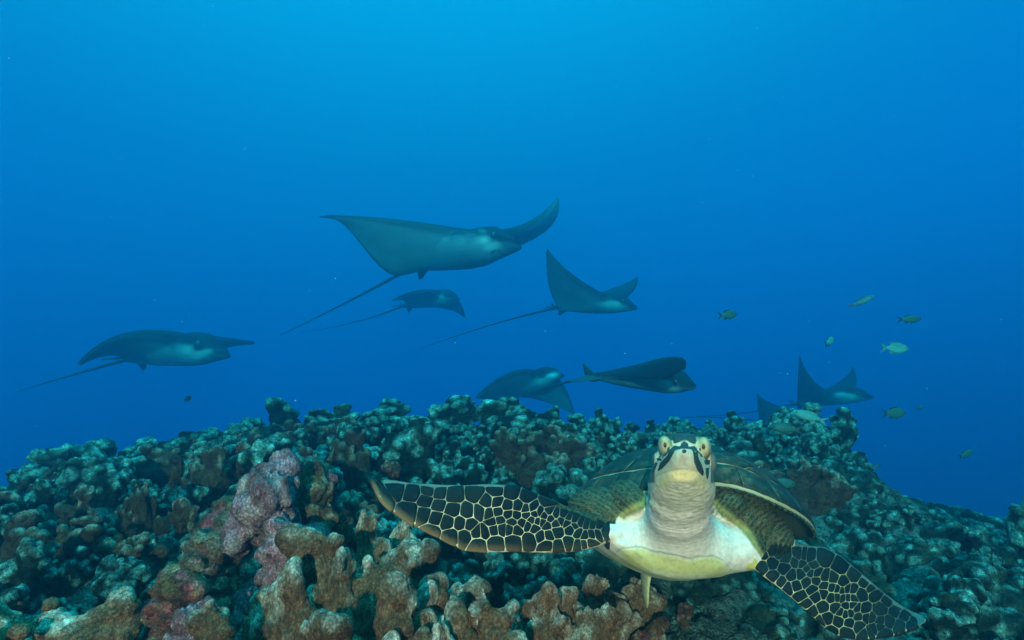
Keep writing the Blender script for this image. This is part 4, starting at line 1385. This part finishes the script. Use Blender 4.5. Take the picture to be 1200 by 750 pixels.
# ------------------------------------------------------------------ reef fish
def fish_mat(name, back, belly):
    t = NT(name, 0.5, 0.15); z = t.n('ShaderNodeSeparateXYZ'); t.l(t.coord(), z.inputs[0])
    f = t.ramp(t.math('ADD', t.math('MULTIPLY', z.outputs[2], 22.0), 0.5), [(0.2, belly), (0.7, back)])
    t.col(t.mix(0.25, f, t.ramp(t.voro(320, t.coord()), [(0.2, (0.02, 0.03, 0.02)), (0.6, (0.03, 0.13, 0.11))]))); return t.m


FM = {'green': fish_mat('fish_olive', (0.010, 0.050, 0.040), (0.022, 0.10, 0.085)), 'silver': fish_mat('fish_silver', (0.03, 0.17, 0.16), (0.09, 0.38, 0.38)),
      'dark': fish_mat('fish_dark', (0.02, 0.02, 0.025), (0.06, 0.06, 0.06)), 'stripe': fish_mat('fish_stripe', (0.012, 0.018, 0.02), (0.08, 0.34, 0.38))}
FM['fin'] = plain_mat('fish_fin', (0.014, 0.04, 0.035), 0.5, 0.1)
FM['tanfin'] = plain_mat('fish_pale_fin', (0.04, 0.15, 0.13), 0.5, 0.2)


def fish(label, px, py, depth, length_px, mat, yaw=0.0, pitch=0.0, slim=1.0, fin='fin'):
    """yaw 0 = head to the right, tail to the left"""
    L = length_px / FPX * depth; p = at(px, py, depth)
    root = empty('reef_fish', p); root.rotation_euler = (0, -pitch, yaw); tag(root, label, 'fish', 'small fish over the reef')
    q = Soup(); rg = []
    for f, h, w in [(0, .02, .015), (.04, .07, .04), (.12, .13, .07), (.25, .185, .09), (.4, .205, .092), (.55, .18, .078), (.68, .12, .05), (.78, .065, .028), (.84, .05, .016)]:
        rg.append(np.array([((0.5 - f) * L, math.cos(a) * w * L, math.sin(a) * h * L * slim) for a in np.linspace(0, 6.283, 17)[:-1]]))
    q.loft(rg); mesh_obj('body', np.concatenate(q.V), q.F, FM[mat], root)

    def fin_(name, pts, th=0.006):
        P = [Vector(a) * L for a in pts]; n = len(P); vs = [v + Vector((0, th * L, 0)) for v in P] + [v - Vector((0, th * L, 0)) for v in P]
        fs = [tuple(range(n)), tuple(range(2 * n - 1, n - 1, -1))] + [(i, i + n, (i + 1) % n + n, (i + 1) % n) for i in range(n)]
        mesh_obj(name, vs, fs, FM[fin], root, False)
    k = slim
    fin_('tail_fin', [(-.30, 0, .05 * k), (-.42, 0, .11 * k), (-.56, 0, .20 * k), (-.47, 0, .05 * k), (-.43, 0, 0), (-.47, 0, -.05 * k), (-.56, 0, -.20 * k), (-.42, 0, -.11 * k), (-.30, 0, -.05 * k)])
    fin_('dorsal_fin', [(.25, 0, .16 * k), (.12, 0, .235 * k), (-.05, 0, .235 * k), (-.22, 0, .20 * k), (-.20, 0, .10 * k), (0, 0, .15 * k)])
    fin_('anal_fin', [(-.02, 0, -.16 * k), (-.10, 0, -.23 * k), (-.24, 0, -.20 * k), (-.2, 0, -.09 * k)])
    fin_('pelvic_fin', [(.14, 0, -.17 * k), (.06, 0, -.27 * k), (.04, 0, -.17 * k)])
    Vi, Fi = ico(2)
    for sg in (1, -1):
        mesh_obj('eye', Vi * 0.026 * L + np.array((0.385 * L, sg * 0.062 * L, 0.035 * L * slim)), [tuple(f) for f in Fi], M['rayeye'], root)
    return root


fish('olive damselfish with spread tail closest to the raised winged ray', 853, 369, 2.3, 25, 'green', 0.3, 0.1)
fish('silvery green damselfish nose up below the slender striped fish', 972, 400, 2.4, 23, 'silver', 0.7, 0.35)
fish('slender dark backed fish with a pale belly stripe, topmost of the small fish', 1010, 353, 2.2, 30, 'stripe', -0.3, 0.42, 0.55)
fish('slim olive fish swimming level beside the slender striped fish', 1066, 374, 2.3, 30, 'green', 0.15, 0.05, 0.72)
fish('bright silver damselfish swimming above the gliding ray', 1049, 408, 2.2, 33, 'silver', 0.1, -0.03, 0.9, 'tanfin')
fish('olive damselfish with a forked tail level with the outcrop top', 1048, 484, 2.3, 30, 'green', 0.2, 0.02)
fish('tiny olive fish just right of the forked tailed damselfish', 1078, 478, 2.9, 13, 'green', 0.5, 0.2, 0.9)
fish('olive fish alone over the low right ridge', 1132, 532, 2.4, 22, 'green', 0.3, 0.3, 0.85)
fish('tiny dark fish with a white spot above the right ridge', 1028, 547, 2.3, 10, 'dark', 0.2, 0.5, 0.9, 'tanfin')
fish('tiny dark fish alone below the arched wing ray', 220, 467, 2.6, 11, 'dark', 1.2, 0.4, 1.4)
fish('pale silver fish hovering before the top of the outcrop', 948, 488, 2.0, 38, 'silver', 2.9, 0.3, 0.7, 'tanfin')
fish('dim olive fish hovering before the outcrop under the pale silver fish', 920, 502, 2.05, 34, 'green', 2.9, 0.1, 0.8)
fish('striped green fish tucked behind the rear edge of the turtle shell', 915, 566, 1.75, 36, 'green', 0.1, -0.1, 0.8)

# ------------------------------------------------------------------ drifting specks in the water
rs = random.Random(5); q = Soup()
Vi, Fi = ico(1)
for i in range(260):
    d = rs.uniform(0.9, 4.5); p = at(rs.uniform(-50, 1250), rs.uniform(-40, 560), d)
    if p.z < ground1(p.x, p.y) + 0.2: continue
    r_ = rs.uniform(0.0004, 0.0011) * (0.4 + 0.5 * d)
    q.add(Vi * r_ * np.array([rs.uniform(.6, 1.5), 1, rs.uniform(.6, 1.4)]) + np.array(p), Fi)
sp = mesh_obj('drifting_specks', np.concatenate(q.V), q.F, plain_mat('speck', (0.25, 0.4, 0.45), 0.8, 0.1))
tag(sp, 'pale specks drifting in the open water', 'specks', kind='stuff')

# ------------------------------------------------------------------ the water itself
hx0, hx1, hy0, hy1, hz0, hz1 = -11.0, 11.0, -0.2, 17.0, -5.2, 2.6
hv = [(x, y, z) for z in (hz0, hz1) for y in (hy0, hy1) for x in (hx0, hx1)]
hf = [(0, 2, 3, 1), (4, 5, 7, 6), (0, 1, 5, 4), (2, 6, 7, 3), (0, 4, 6, 2), (1, 3, 7, 5)]
hm = bpy.data.materials.new('sea_water'); hm.use_nodes = True
nt = hm.node_tree; nt.nodes.clear()
ho = nt.nodes.new('ShaderNodeOutputMaterial'); pv = nt.nodes.new('ShaderNodeVolumePrincipled')
pv.inputs['Color'].default_value = (0.017, 0.136, 0.202, 1)
pv.inputs['Absorption Color'].default_value = (0.0, 0.755, 0.93, 1)
pv.inputs['Density'].default_value = 0.50
pv.inputs['Density Attribute'].default_value = ''
pv.inputs['Anisotropy'].default_value = 0.82
nt.links.new(pv.outputs[0], ho.inputs['Volume'])
haze = mesh_obj('haze', hv, hf, hm, None, False)
tag(haze, 'blue sea water filling the whole place', 'water', kind='stuff')
